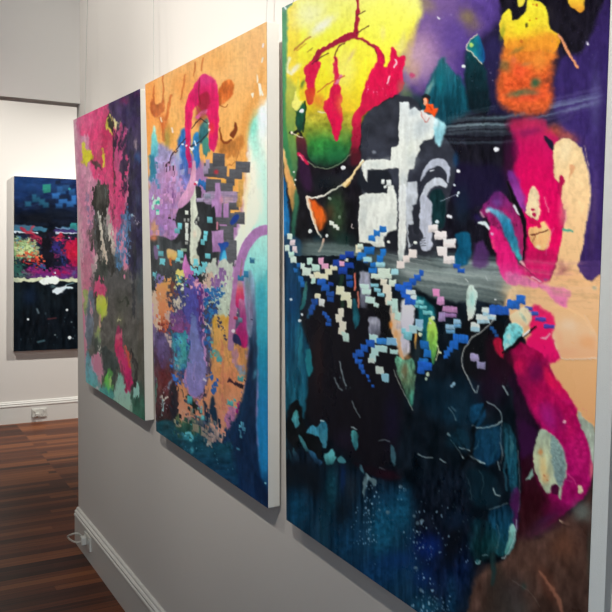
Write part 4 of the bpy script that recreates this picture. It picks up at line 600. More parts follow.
    P('a890b0','205,193 216,191 227,191.6 237,192 237,202 226,203 206,203.6',.8,.8,3,a=.85,tex=.2,h=.3,tx=(8,1.4)); P(V,'215.6,183 220.4,183 222,200 221.8,217 216,217 215,206 212,208 212,200 215,198',.8,.5,3,h=.3,sm=False,tex=.12); P(V,'223.6,203 229,203 229,217.6 224,217.6',.7,.4,h=.3,sm=False); B('d88a90',222,200,2,4,0,.6); P([(0,'b088b4'),(1,'9a6ea0')],'212,231 223.6,230 224,246 221,252 212.6,252',.8,.5,3,h=.3,sm=False,tex=.14); S('c07888','217.6,222.6 217.4,229',1.8,.5,h=.3); K('8a8ca0','208,196,6,5',soft=.8); K('a898b4','200,200,7,4 203,176,0.1,0.1 206,170,5,8 208,164,4,9',soft=.8)
    P('1c3c86','234,216 238,214 239.6,217 237,221 233,225 230,223 231,220',.8,.7,3,h=.3); P([(0,'1a3c8c'),(1,'2a8cc0')],'218.6,244 222,243 228,242 228.6,246 226,249 225.4,263 220,262 221,250',.8,.6,3,h=.3); P([(0,'3aa0cc'),(1,'70c8d8')],'223,252 226,251 227,262 225,266 222,262',.8,.5)
    C = '6cc0c8'
    K(C,'180,226,4.4,6 177.5,231,5.4,5 158,247,2.4,4 161,253.6,5.4,5 162.6,261,5.4,5 154.4,274,4,5 180.6,254,6,7.4 178,259.6,5,4 203,242,4,5.6 208,256,5.4,5 204.6,264.6,5.4,6 201,269,6.4,6 197,272,6.6,6 193,270,5,5 210,220,5.6,6 205.4,238,3.6,6 206,233,4,4 196,262,4,6',slope=.1,jit=.14); K('b8d4b0','184,250,6,3 182,262,4,3',a=.7)
    K('d8dcd0','187,212.6,3.4,4 187,225.4,3.4,5 187,231,2.6,6 187,237,3.4,7',slope=.1); K('9a9c96','185,220,2,3.4 188.6,220,2,3.4 186.8,243,3,3 198.6,219,1.6,4 196.4,223,2,4')
    P([(0,'d8b078'),(.6,'d8b468'),(1,'c89048')],'167,250 171,249 177,252 176,259 172,260 168,258',1,.7,3,h=.3,tex=.14); S('c06a3a','170.4,259 170.6,264',2.4,.6); P('8a6a9a','154,246 158,248 158,258 155,258',.9,.6,a=.7); B('e07a50',154,238,3.6,3,0,.8,.4)
    P([(0,'c880b4'),(.4,'c070b0'),(1,'b060a0')],'185.4,254 187.4,260 190,268 192,276 190,284 187,282 184,274 182.6,266',.8,.5,3,h=.3,tex=.12); P([(0,'d8c868'),(.5,'d4cc78'),(1,'d8d488')],'176.4,270 184.6,270 184.6,276 180,276 179.6,286 176.4,286',.8,.5,3,h=.3,sm=False); K('4a9aa0','182,279,4,5'); P('dfe4cc','180,286 186,284 186,294 181,296',1,.7)
    P([(0,'7a6a9c'),(1,'6a5a90')],'156.6,276 162,276 162.4,292 160,296 156,292',.9,.6,h=.2)
    A.gain = 0.87, 255
    # white steps and indigo tower
    P([(0,'3a3c48'),(.3,'4a4a68'),(.6,'504058'),(1,'2a4452')],'158,296 180,290 204,298 232,306 246,316 246,420 230,446 156,430',3,2,6,tex=.3)
    P([(0,'d8d0c4'),(1,'d8b8a8')],'205,268 212,268 213,290 210,296 205,292',.8,.6,h=.2,tex=.1); P([(0,'d4dccc'),(.4,'cad4c2'),(1,'b8c8ac')],'207,263 212,262 213,258 217,258 217,266 221,260 225,258 228,262 233,264 233,310 228,330 220,336 218,300 214,298 207,280',.8,.7,3,h=.2,sm=False,tex=.08); P('9068a0','219,268 224.6,268 224.6,280 221,282 218,292 213.6,292 213.6,278 219,276',.8,.5,h=.2,sm=False,tex=.1); P('d8b49c','206,276 213,275 213,292 206,291',1.2,.8,a=.8)
    P([(0,'e8a85c'),(.3,'e89a68'),(.6,'e48a58'),(.8,'b0503c'),(1,'602028')],'158,286 166,281 170,284 168,300 169,320 166,332 160,338 157,326 157,300',1.4,.8,5,tex=.12,tx=(1.6,14)); P('e8c8ac','152,292 157,294 158,318 156,330 154,320',1,.6); P('8a4a3a','170,280 176,286 174,296 171,292',1.4,.8,a=.8)
    P([(0,'6a5ab0'),(.3,'4a4a9c'),(.6,'524a90'),(1,'6a66a0')],'187,282 193,276 197,284 203,290 203,332 201,352 192,360 189,340 180,320 182,300',1.1,1,4,tex=.15,tx=(2,12)); P([(0,'eab0bc'),(1,'c87aa0')],'194.6,281 199,281 203.6,285 203,290 199,288 195,286',.7,.5,h=.3); P([(0,'6a3080'),(1,'3c2a60')],'198.6,288 203,289 203.4,330 199.6,332',1,.6); S('c88ab8','203.4,284 203.8,310 204,334',1.2,.5); P('2a3a80','176,288 184,300 184,318 178,310 174,296',2,1.6,4,a=.8,tex=.3); P('c8bca8','175,300 181,300 181,310 177,314',1.2,1)
    P([(0,'6a4a8a'),(.6,'784880'),(1,'8a3a70')],'171,313 180,310 186,318 192,330 192,334 182,334 171,328',1.2,.9,4,tex=.16); K('d8bcb0','167,316,6,9 166,338,6,8 170,344,5,8',soft=.9,a=.85); P('4a2028','167,322 172,324 172,332 169,330',1,.6)
    A.shatter(154,270,238,400,2.6,3.2,5,6,.5,41)
    # lilac plume and pebble
    P([(0,'6a78b4'),(.4,'7478b0'),(.7,'7a76ac'),(1,'7c70a8')],'191,318 195,316 199,334 203,350 206,362 207,378 203,392 196,398 189,394 185,382 185,364 190,356 190,336',1.1,.8,4,tex=.1,tx=(3,8)); S('c080a8','185,362 186,382 191,396 200,398 206,388',1.6,.8,.5,a=.8); S('9a8ac0','196,362 193,376 198,384 204,374',1.2,.6,a=.7); S('b888b8','203.6,334 204.6,350 207,366',2,.8); A.dots('f0e4f0','205,380,3')
    # teal/mint mess
    P([(0,'2a7a9a'),(.4,'3a90a0'),(1,'2a6a8a')],'173,334 186,334 189,342 188,362 184,370 176,370 173,352',1.4,1.2,4,tex=.4,tx=(2,3)); B('58b4a8',182,342,4,6,0,.8,.6); B('48a498',184,354,3,8,0,.7,.6); B('2a5a9a',178,348,2.4,4,0,.8); B('6ac0b0',180,362,4,3,20,.6,.5); B('d8b8a0',176,362,3,2,0,.7); K('24508f','188.6,343,3,4 176,338,3,3 187,349,2.4,3')
    for i, (x, y) in enumerate(((206,304),(209,310),(207,316),(211,312),(212,320),(208,324),(206,331),(210,331),(213,326),(209,338),(213,338),(206,343),(211,346),(215,306),(218,302),(214,298),(209,297),(206,300),(220,296),(216,312))):
        A.dots('24569a' if i % 3 else '2f7cb0', f'{x},{y},4.6', 1, .3, .6)
    K('2a70b0','207,290,5,4 211,293,6,3 214,290,6,4 217,294,5,3 219,289,4,5 221,296,4,3 209,299,5,2.4',slope=.2); K('c4dccc','211,288,4,2 218,299,6,3 213,302,5,2.4 219,306,5,4 216,316,4,5',a=.9)
    S('d8c8a8','205,322 210,327 214,334',1.2,.6); S('c8c0b0','205,308 209,306',1,.5)
    # orange ground of the lower middle
    P([(0,'d8a850'),(.2,'d09a56'),(.5,'cc8a5a'),(.8,'c88468'),(1,'b07a68')],'213,318 220,316 231,318 233,330 240,346 247,348 248,366 245,392 241,404 238,420 228,440 216,430 205,420 188,416 178,420 171,400 174,380 184,384 190,398 204,398 208,384 212,360',1.8,1.6,5,tex=.14,tx=(2.4,16)); B('d8a030',214,322,3,5,0,.8,.5); B('c89030',226,321,3,4,0,.8,.5); S('b05a50','222,340 223,380 222,410',2,1,.8,a=.5); S('d89050','218,345 219,390',2.4,1,.8,a=.6); B('cc7a58',232,378,8,12,0,.6,.5); B('d89a7a',180,410,5,12,0,.7,.5); B('e0a078',176,380,3,10,0,.7)
    for x, y in ((219,318),(220.4,322),(221,326),(222,330),(224,333),(225,336),(226,339)): A.dots('232a4c', f'{x},{y},2.4', .9, .2, .5)
    A.dots('58a8a0','212,343,4.6 214,351,5 219,360,5.4'); A.dots('2a5a9c','212,377,4.6 216,385,5.4 214,391,5.6 211,372,3','1' and 1,.3,.6); P('4a9aa0','216,350 222,357 221,362 217,360',.9,.6,a=.7)
    S([(0,'3a2030'),(1,'1a1420')],[(229,380,3),(235,383,3.4),(243,387,2.4)],3,.7,.6,h=.4); S([(0,'182018'),(1,'101820')],[(188,396,4),(192,402,5),(197,409,3.4),(201,414,2)],3,.9,1.2,3); K('1c2a3c','187,402,4,3 185,400,2,3',a=.8)
    P([(0,'8a80b4'),(1,'6a9aa8')],'236,365 243,366 246,374 243,376 238,372',1,.8,a=.8); K('4a9a9a','230,403,6,5 241,379,5,5',soft=.8); P('8a1a6a','235,406 238.6,403 239,409 236,411',.9,.6); P([(0,'a86a9c'),(1,'8a5a8c')],'228,412 234,410 235,424 230,430 226,426',1.2,1,3,a=.85); K('a88ab8','247.6,388,5,14',soft=.8); B('c87848',240,350,4,10,0,.5); P([(0,'9a6a90'),(1,'a07a98')],'232,352 238,350 238,364 233,364',1.4,1,a=.7)
    A.gain = .72, 160
    # left bottom
    P([(0,'5a4a78'),(.25,'5a3a52'),(.5,'642c30'),(.75,'48242a'),(1,'28221e')],'156,334 166,338 172,352 173,372 178,386 179,410 172,430 158,430 154,400',1.4,1.2,4,tex=.35,tx=(2,6)); P([(0,'7a6aa0'),(1,'6a5088')],'157,338 167,340 168,360 164,368 158,360',1.6,1.2,4,a=.85,tex=.25); B('7a2a2c',166,380,6,16,0,.6,.6,.3); B('a0706a',160,389,2,5,0,.5); A.speck('b0c4c8',160,386,174,412,14,.3,.8,.8,.3,3); S('c8c8b8','161,396 164,400 168,397',1.4,.6,.5); S('8ab4b4','162,400 164,408 163,416',1.6,.7,.5,a=.8); P('1c2430','171,388 177,386 178,420 172,424',1.6,1.2,a=.8); P('5a9a88','154.6,378 157,382 157,400 155.6,404',.7,.5,a=.8); B('6a94b0',170,384,1.6,5,20,.7); K('2a5aa0','172,366,3,4 182,371,3.6,5 176,379,6,4 179,375,3,3 171,360,3,3',slope=.4); S('20242c','180,384 183,392 184,396',1,.5,.4)
    A.ruffle(1.5, 2, 5, 140, 262, 250, 514, seed=5); A.shatter(152,268,250,450,2.6,3.4,3.4,5,.28,11)
    A.gain = .70, 122
    # deep blue right column
    P([(0,'7a98a8'),(.15,'6a7a98'),(.3,'2a4a6c'),(.5,'153a5c'),(.8,'10305a'),(1,'0f2a50')],'246,278 252,272 256,290 258,320 258,380 256,420 262,470 272,500 272,514 240,514 200,470 196,440 214,440 232,424 244,392 249,362 248,330',2,1.2,6,tex=.2,tx=(2,20)); P([(0,'5ab4b4'),(.15,'3a9aa4'),(.35,'1c7a94'),(.6,'14628c'),(.85,'12608e'),(1,'0e3c68')],'256,290 262,280 272,280 272,480 266,490 261,478 257,430 258,380 257,330',2,1,6,tex=.08,tx=(2,30)); B('122a48',252,372,4,22,0,.7,.4); B('2a8aa0',262,300,5,20,0,.6); B('141c34',250,360,2.4,12,14,.7); B('4a90a8',255,374,2,6,20,.6); S('1a6a98','264,400 265,470',5,2.4,1,a=.5); P('0c2040','258,476 266,486 268,500 262,500 254,486',2,1,a=.8)
    A.gain = .87, 255
    S([(0,'c08ac4'),(.15,'bc86c0'),(.4,'b07ab0'),(.7,'b8709c'),(1,'a07898')],[(266,230,10),(259,232,10),(252,238,9.5),(246,247,9),(242,258,8.6),(239,272,8),(236,290,7.5),(233.6,310,7),(232,330,7),(231,348,6)],8,.8,.5,h=.4,tex=.08,tx=(6,6))
    P([(0,'c0a0a0'),(.3,'e06070'),(.6,'d83a6c'),(1,'c01c68')],'238,282 243,284 244,300 241,308 236,304',1,.7,3); P([(0,'c87aa0'),(.4,'a83a80'),(1,'b01660')],'239,300 245,304 248,330 246.6,347 241,346 238,338 236,330 240,322',1.2,.8,3,tex=.15); P([(0,'8aa0a8'),(.5,'8a7a9c'),(1,'7a88a0')],'245,282 250,284 253,312 251,336 247,330 246,304',1.4,.9,4,a=.85,tex=.15,tx=(1.4,12)); P('282a50','234,334 239,336 242,345 238,344 233.6,341',.9,.6); A.dots('f0dce4','233.6,331,3.6'); K('c03a5c','236,318,4,3'); K('6a8a9c','240.6,320,4,5'); K('2a1c30','252,319.6,2,1')
    K('2f80a8','252.4,260.4,4.8,5.6 246.4,274,4.6,6.4 241,278,6,5.4',slope=.1); K('7ac4d0','253.4,258.6,4,2'); P('8a7a70','242,258 243,264 241,270',.9,.4,a=.7); S('a8706a','241.6,270 240.8,276',1.6,.6)
    A.gain = .74, 150
    # bottom edge: ragged peach dabs over teal
    P([(0,'174a54'),(.3,'114658'),(.7,'0c3858'),(1,'0c2c4c')],'154,424 168,420 184,428 200,436 218,442 234,446 236,500 200,480 154,436',2,1.2,5,tex=.25,tx=(6,3)); P([(0,'3a5a30'),(1,'1c5a58')],'178,414 186,420 198,424 204,434 190,436 176,428',1.8,1.2,4,a=.85,tex=.3); K('c89880','184,416,5,12 190,420,4,8 196,428,6,8 204,432,6,9 212,438,8,8 220,436,7,9 209,444,5,6 178,424,4,6 216,428,8,8',a=.5,soft=.8,jit=.12); K('6a7a70','200,420,6,8 193,412,5,7 210,424,6,7',a=.6,soft=.9); K('3a98a0','190,400,5,8 200,408,5,5 204,418,5,5',a=.8,soft=.8); P('123048','212,396 216,404 218,424 214,424 210,408',1.4,1); P('102a44','204,402 208,408 209,422 205,420',1.4,1); K('6ac0d0','242,424,4,4.6 244,429,3.6,4 238.4,449,3,2',h=.5); S('78c8d8','184,434 190,433 192,438',2.4,1,.8,a=.6); B('3a90a0',188,437,6,3,20,.6,.5); B('5ab0c0',192,450,2,4,0,.5); A.speck('7ab0c0',184,434,240,470,18,.3,.6,.5,.2,8)
    A.gain = 1, 255
    A.gain = 1, 255
    A.shatter(170,404,246,452,2.6,4,4,8,.5,31)
    P('0c1e36','247,372 254,380 256,430 258,478 250,486 236,470 232,446 242,420 246,396',2.6,1.6,5,a=.6,tex=.3); S('e8e8d8','262,62 263,58',1.4,.5); P('fff6e0','259,86 261,84 261.6,92 260,96',.6,.3); P('7a2018','200,96 208,92 210,104 204,112 199,106',1.4,1,3,a=.5); B('e04a20',212,128,3,6,0,.5); S('b8205c','197,90 196,104 199,112',1.6,.8,.6,a=.6)
    S('f0e8e4','263,47 263.6,44',1.6,.5,h=.4); P('fff4d8','257,74 258.6,80 257,83',.6,.3); P('fff4d8','251,94 254,93 253,98',.6,.4); S('fff8e0','259,84 261,90 263,95',1.8,.7,.5); A.dots('9adce0','265.6,483,1.6'); S('4a6a3a','140.5,80 146,100 148,180',.0001,.1,a=.0)
    A.grain(.06, 2, 2, seed=4); A.grain(.05, 1, 9, seed=6)
    return A
# ---- farthest canvas of the row
def ART3():
    A = Art(66, 82, 152, 428, 4, 'cc8098'); P, S, B, K, M = A.poly, A.line, A.blob, A.blocks, A.smear
    A.gain = 0.92, 255
    P([(0,'d89ab0'),(.3,'cf8aa4'),(.6,'c87f9a'),(1,'b87088')],'66,110 96,100 98,200 94,290 92,300 66,300',2,1.4,5,tex=.16,tx=(1.6,8)); P('e0b0b8','72,118 76,120 84,290 80,296 74,200',1.4,.6,a=.7); B('c06a90',82,200,3,30,0,.4,.5)
    P([(0,'de4c82'),(.3,'dc3c72'),(.6,'d83a74'),(1,'d2487c')],'80,114 112,98 114,112 122,118 128,150 126,200 124,230 116,232 108,210 104,190 100,180 94,180 90,162 88,136 80,134',1.8,1.4,5,tex=.18,tx=(2,10)); B('c82858',106,140,6,20,0,.6,.5,.2); B('e86a96',88,122,6,8,0,.6,.5); B('d84a88',120,160,5,22,0,.6,.5,.2); B('b82050',113,175,1.4,16,0,.7); P('d87a9a','76,116 82,114 80,142 88,140 84,160 78,160',2,1.4,a=.6)
    P([(0,'432a58'),(.4,'2c2448'),(1,'26243c')],'110,101 141,86 146,180 146,300 134,300 128,262 127,220 128,180 130,160 124,150 120,140 128,128 120,124 112,122 110,112',1.4,1.5,4,tex=.3,tx=(3,5)); B('8a1c5c',126,101,4,3,0,.85,.5); B('9a2a70',136,94,3,2,0,.6); B('5a3a80',118,110,3,5,0,.6); B('2c2a60',130,112,5,6,0,.7); B('d8c0b8',136.6,145,1.6,8,0,.8,.4); B('2f5488',138,158,3,5,0,.85,.5); B('30507a',138,200,2,9,0,.4); P('c84a80','120,126 127,128 126,140 123,150 120,168 116,170 114,140',1.6,1.2,4,tex=.25); S('2c2440','126,136 122,146 124,158',2,.9,.8); S('2c2440','124,158 121,168 124,176',2.4,.9,.8)
    P([(0,'3a3024'),(1,'28201c')],'107,116 110,114 113,124 113.6,132 110,130 107,124',1,.9,3); S('d8cc50','108,118 107,124 109,130 112,134',1.8,.7,.6,tex=.2); S('2c2020','113.6,132 114,150 114.4,176 115,186',1.1,.5,.4); P('f2e6a4','114,119 118,122 122,121 120,126 117,127 115,131 113,124',.8,.8,3,h=.4); K('e8d070','111.6,118,2,4')
    Y = [(0,'d8d23a'),(.5,'d4c82a'),(1,'b8a828')]
    P(Y,'82,146 84,143 85.4,150 87,153 92,152 94,158 92,162 87,164 84,165 82,160 84,155',.9,.9,3,h=.4,tex=.2); S('cfc030','102.6,150 103.6,158 104,166',2,.7,.6,tex=.2); P('4a2028','92,160 98,164 102,168 98,170 93,166',1,1); S('c02a50','100,150 101,166',2,.8,.6); B('a8283c',97,158,3,4,0,.5)
    P([(0,'3c3a34'),(.5,'34322c'),(1,'2c2c28')],'94,186 99,182 108,186 110,200 109.6,208 106,214 104,226 100,230 97,214 92,208 92,198',.9,1,3,tex=.3,tx=(1.4,6)); B('504c40',96,196,1.6,10,0,.6); B('6a8a88',105,192,1,5,0,.6); S('5a6a94','88,196 87,206 89,216',1.2,.7,.6,a=.7); S('6a5a80','90,226 93,222',1.2,.7,a=.6)
    P([(0,'4a4a46'),(.4,'3c3c3a'),(1,'3a3836')],'92,228 98,212 104,222 112,234 116,250 122,262 128,290 126,310 108,310 98,290 99,260 95,246',1.4,1.3,4,tex=.35,tx=(1.4,7)); S([(0,'c8c4b4'),(1,'c8b4a0')],[(100,217,4),(101,228,3),(102.6,240,4),(104.6,250,5),(104.8,260,4)],3,.7,.7,h=.4,tex=.15); S([(0,'a8a498'),(.5,'c8beb0'),(1,'a89a90')],[(107,208,3),(108.6,220,4),(110,232,4.4),(113,248,6),(112,254,4)],3,.8,.7,h=.4,tex=.2); S('7a7a74','105,214 106,226 107,238',1.6,.7,.5); S('22241f','104,220 105,236 107,250',1.4,.6,.5); S('22241f','112,210 113,226',1,.6,a=.6); P('d8d4c8','99.4,216 104,215 104,219 100,220',.7,.5,h=.4); P('4a3c3c','88,232 94,228 94,244 90,246',1.4,1.2,a=.8); S('6a8090','93,210 96,222 97,232',1.6,.8,.6,a=.8)
    for p,w in (('124,214 122,226 118,236 119,246',3),('130,212 126,218 124,228',2.4),('118,240 116,256 118,272',2.6),('126,240 124,254 121,268',2),('128,224 126,232',2)): S('3a6a92',p,w,.8,1,3,a=.85,tex=.35)
    A.speck('8ab4d0',116,210,136,262,26,.4,1,.8,.3,5,.6); S('b8d0d8','131,215 134,217',1.6,.6); S('b8b0b8','135,222 138,222',1.6,.6); K('2a2c3c','130,230,6,8 127,246,4,8',a=.7)
    P([(0,'4c4c4c'),(.3,'504c48'),(.7,'484840'),(1,'34483c')],'96,262 110,272 126,270 136,278 148,270 148,428 128,416 100,404 86,388 88,330',2.4,1.4,5,tex=.2,tx=(4,5)); B('3c5058',141,290,4,40,0,.5); S('20242c','135,240 134,280 133.6,315',2,.9,.5); B('5a4a3c',142,330,3,40,0,.5,.4); B('3a3c30',122,306,8,14,0,.5,.5); S('20281c','120,300 126,299 128,304',2,1,1); B('3a3630',138,326,4,4,0,.6,.5); P([(0,'d0c8b8'),(1,'a89a98')],'96,252 101,258 98,276 94,280 93,266',1.4,1.2,a=.7); P('28302a','99,262 106,258 108,270 104,282 96,282 94,276',1.6,1.6,3,a=.85,tex=.35)
    P([(0,'c07088'),(1,'c06880')],'81,260 92,258 92,286 90,300 84,290',1.2,.8,a=.8); P([(0,'a0a860'),(1,'8a9a58')],'83.4,290 87,292 88,312 85,312',1,.6); P([(0,'6a7484'),(1,'5a626a')],'87,296 92,292 94,306 93,330 90,350 86,340',1.4,1,tex=.2); S('d88898','90,300 91,308 92,318',1.4,.8,.5,a=.7)
    P([(0,'d8507c'),(1,'c83468')],'94,284 104,283 106.6,292 104,296 95,296',1,1,3,tex=.2); P([(0,'b8b84a'),(.5,'c4cc3c'),(1,'98a448')],'96.6,298 104,295 107,302 107,312 103,320 98,314',1.2,.9,4,tex=.16); B('8aa03a',100,310,3,6,0,.6); S('2a2a20','95,292 96,310',1.4,.7); P([(0,'9aa450'),(1,'5a7a60')],'98,326 101,330 101,342 97,346 95,338',1.2,.8,a=.85); P('2c3430','93,334 99,344 102,350 96,352 92,344',1.4,1,a=.8); S('c8a088','99,316 100,326',1.4,.7,a=.8); A.dots('d8d0b0','119.6,319.6,3.4'); B('6a6a44',120,320,4,5,0,.5); K('b8b4a8','99.6,347.6,2,3 100,353,2,3')
    P([(0,'4a7a84'),(.5,'5a9098'),(1,'4a9088')],'86,354 93,360 97,372 100,392 92,390 86,382',1.8,1,4,tex=.2); P([(0,'c87a96'),(.5,'d08aa0'),(1,'b89098')],'93,356 99,354 102,362 106,368 103,374 100,386 97,376 92,366',1.4,1.2,3,tex=.18); P([(0,'2a3434'),(1,'202c28')],'102,346 110,350 116,360 116,390 112,394 106,386 104,370',1.6,1.2,4,tex=.25); P([(0,'3a7a34'),(.5,'5aa040'),(1,'3a7a58')],'107,372 111,370 113,382 112,392 106,390 104,384',1.2,1,3,tex=.3); P('3a8a84','97,384 106,388 116,396 112,400 98,394',1.6,1,a=.8); S('a8b478','110.6,376 111,386',1.6,.7,a=.8); P('b89a98','96,384 100,386 99,394 96,393',1,.6,a=.7)
    P([(0,'6a9a88'),(.5,'8ab0a0'),(1,'88a490')],'118,378 122,372 126,384 132,394 135,412 128,412 118,404 114,396',2,1.2,4,tex=.18); P([(0,'2c4a40'),(1,'24503e')],'132,390 140,380 148,400 148,428 134,418',1.8,1,4,tex=.2); P('8ab4a8','134,384 137,384 138.6,394 134.6,396',.9,.6); P('3c3c34','136,350 146,340 148,396 140,388',2,1,a=.6)
    S([(0,'8a2c50'),(.3,'b82458'),(.6,'b0205c'),(1,'a01c50')],[(119,328,3),(118.6,338,6),(119.6,350,8),(123,362,9),(127,373,9),(129,384,7.5),(128,391,4)],6,1,.8,h=.4,tex=.16); S('d84a3c',[(125,348,2),(128,356,4),(129.6,366,2.4)],3,1,.6,a=.85); S('1e1c1c','131,352 136,366 136,378 133,388',2.4,1,.8); S('c83058','118,338 119,346',3,1.2,a=.7); P('e07888','117,334 121,333 120,340 117,340',1,.8,a=.6); S('5a1428','121,360 124,378 127,390',1.6,.8,a=.6)
    for p, w in (('121,120 117,132 115,146',1.6),('126,124 121,140 119,152',2),('130,130 126,150 124,170',2.6),('128,160 124,176 122,190',2.2),('133,150 131,180 129,214',4),('126,180 124,196',2)): S('211c38', p, w, .7, 1, 3, a=.9, tex=.3)
    for p, w in (('127,212 124,226 121,240',2.6),('131,216 127,234 124,250',2.4),('120,246 119,258 117,268',2),('129,240 127,256',2)): S('4f86b4', p, w, .6, 1, 3, a=.9, tex=.3)
    for p, w in (('96,186 95,204 96,218',2.6),('103,184 104,204 103,220',3),('108,190 108,204',2.4),('97,222 99,244 98,262',2.4),('109,236 111,256 112,274',2.4),('93,236 92,250',2)): S('1a1916', p, w, .6, .8, 3, a=.9, tex=.3)
    P('e2d420','83,147 86,150 92,152 93,158 89,163 84,162',.8,1,3,h=.4); B('221a3a',134,104,7,14,0,.7,.5,.3)
    A.ruffle(1.8, 1.4, 6, seed=3); A.shatter(76,170,138,290,1.3,4.5,1.8,7,.45,5); A.ruffle(.9, 1, 3, seed=7)
    A.grain(.09, 1.6, 2.4, seed=9)
    return A
# ---- canvas in the far room
def ART4():
    A = Art(8, 170, 150, 360, 4, '0d141c'); P, S, B, K, M = A.poly, A.line, A.blob, A.blocks, A.smear
    A.gain = 0.92, 208
    P([(0,'1c3a70'),(.4,'16305e'),(.75,'101c34'),(1,'0c121e')],'8,170 150,170 150,228 8,228',2,1,tex=.3,sm=False,tx=(6,3)); B('24508e',30,184,14,6,0,.5,.6); B('2a5494',50,186,14,5,0,.4,.6); B('1f4480',20,190,6,10,0,.5,.5)
    K('36a08c','46.6,188.6,8,8.6',soft=.9); K('2f66a4','61,190,9,8 66,188,7,6 72,192,6,6 56,196,8,6 63,200,9,7 70,204,7,6 59,206,7,5 74,200,5,9 90,190,9,8 100,198,8,8 84,204,8,6 110,188,9,7',soft=1.2,jit=.2); K('2a6c88','36,198,8,8 42,202,6,6 28,204,6,5 46,205,6,5',soft=1.3,a=.8); K('1c3c6c','32,190,8,7 54,188,6,8 40,194,7,6',soft=1.2,a=.8); K('142440','64,197,10,4 52,201,7,4 58,182,5,4',soft=1,a=.9); A.dots('3aa0a8','69.4,189,2.4'); B('0e1726',55,214,20,6,0,.8,.4); B('0b0f18',30,218,24,5,0,.8)
    P([(0,'4a6a86'),(1,'3c7c94')],'12,225 36,226 48,229 44,231 12,230.6',.9,.5); P('4c8aa8','64,227 80,227 120,228 120,231 64,229.6',.9,.5); K('3a9a98','74,226,6,6 110,227,10,5'); S('cfdde6','10,231.8 20,232 38,233',1.4,.5,.3); S('d8e0ee','56,232.8 80,233.4 150,235',1.6,.5,.3); S('8aa0c8','56,228.2 70,228.4',1,.5); P('4a3a78','56,229.6 76,230 130,231 130,233 56,232.4',.9,.4)
    P([(0,'1a2238'),(1,'141424')],'8,234 150,236 150,281 8,280',1,.6,sm=False,tex=.3)
    P([(0,'7a9a78'),(.5,'a8c07c'),(1,'6a9a70')],'14,236 24,238 34,243 38,252 34,258 22,260 14,258',1.8,2,4,tex=.4,tx=(2.4,2.4)); A.speck('d0dca0',15,238,38,258,70,.6,1.5,.8,.3,3,.8); A.speck('c85a3a',15,240,38,262,40,.5,1.2,.7,.3,4,.8); A.speck('4a8ac0',15,236,38,262,26,.5,1.2,.7,.3,14,.8)
    for p,w,c in (('22,229 28,232 36,236 42,241',2.4,'b8344c'),('34,226 30,231 26,234',1.8,'c04a5c'),('30,236 38,240 44,246',2.6,'8a1c40'),('18,256 28,254 38,258 44,256',3.4,'d85a3c'),('24,262 34,260 42,266',2.6,'c83a34'),('44,246 54,240 62,235',3.4,'c02a44'),('50,240 56,238 62,240',1.8,'d84050'),('62,240 68,238 74,244',3,'a82060'),('48,252 56,256 64,254',2,'8a2a50')): S(c,p,w,.9,1.2,3,tex=.25)
    P([(0,'c8204c'),(.5,'d02040'),(1,'a01a50')],'66,244 76,240 84,246 86,262 76,268 68,260',1.6,1.6,4,tex=.25); B('4a3c9c',58,248,5,6,0,.8,.5); B('3a4aa0',64,258,3,6,0,.7,.5); B('5a3a98',94,250,8,12,0,.8,.5); B('c83050',108,256,8,8,0,.8,.5); P([(0,'101018'),(1,'141420')],'46,230 54,230 52,242 50,250 56,262 50,268 44,262 42,250 42,240',1.2,1.4,4,tex=.2); B('2a2440',52,236,4,4,0,.6)
    P([(0,'5a2a6a'),(.5,'8a1c5c'),(1,'5a2a70')],'28,266 44,268 64,266 80,268 120,268 120,278 28,278',1.6,1.4,4,tex=.4,tx=(5,2)); B('b01c58',60,272,8,3,0,.8,.5); B('7a2a80',44,274,10,3,0,.7,.5); B('4a7a6c',22,274,10,3,0,.9,.5); B('3a8a70',18,268,6,5,0,.7,.5); B('4a6aa0',74,273,4,3,0,.7); K('3a5a90','42,266,6,3 34,264,5,3')
    P('d0d4b0','8,277.6 30,278 60,278.6 80,278.4 150,279 150,282 60,281.4 30,281.6 8,281.4',.6,.5,3,h=.4); P('eef4ea','40,281 46,278 56,276 60,279 56,283 48,284 42,284',.8,1,3,h=.5); P('dfe8ea','52,290 58,287 66,286 64,289 60,293 56,294',1,1,3); S('cfe0e4','64,289 71,288',2,.7,.6); B('6a8a8c',53,286,3,1.4,0,.7); S('8ab0b0','66,285 74,283',1.4,.7,a=.7)
    P([(0,'0c151a'),(.5,'0b1118'),(1,'0a1218')],'8,284 40,284 46,288 52,292 60,296 76,288 150,284 150,360 8,360',1.2,1,5,tex=.3,sm=False); B('14284a',30,296,8,9,0,.5); B('10242c',16,300,5,20,0,.5)
    A.ruffle(1.6, 4, 3, 8, 224, 150, 294, seed=2); A.shatter(12,234,150,278,2.6,1.8,4,4,.5,3); A.ruffle(.8,2,1.5,8,234,150,278,seed=5)
    A.dots('d8dcdc','69.6,337.6,3.4 28,319.4,2.2 67,310,2.4','1' and 1,.3); S('7a8c94','37,309 38.6,313',1.8,.8,a=.7); S('4a6870','38,342 44,340.6',2,.8,a=.8); S('5a2c30','48,319 56,318',1.4,.8,a=.8); A.speck('4a6068',14,312,140,350,30,.3,.8,.5,.2,6); A.dots('8a9a9c','71.6,322,1.6 55,335,1.8 73,338.4,1.4',.7,.2); A.speck('b8c4c8',80,300,140,345,8,.5,1.2,.8,.3,9)
    A.grain(.07,2,2,seed=2)
    return A
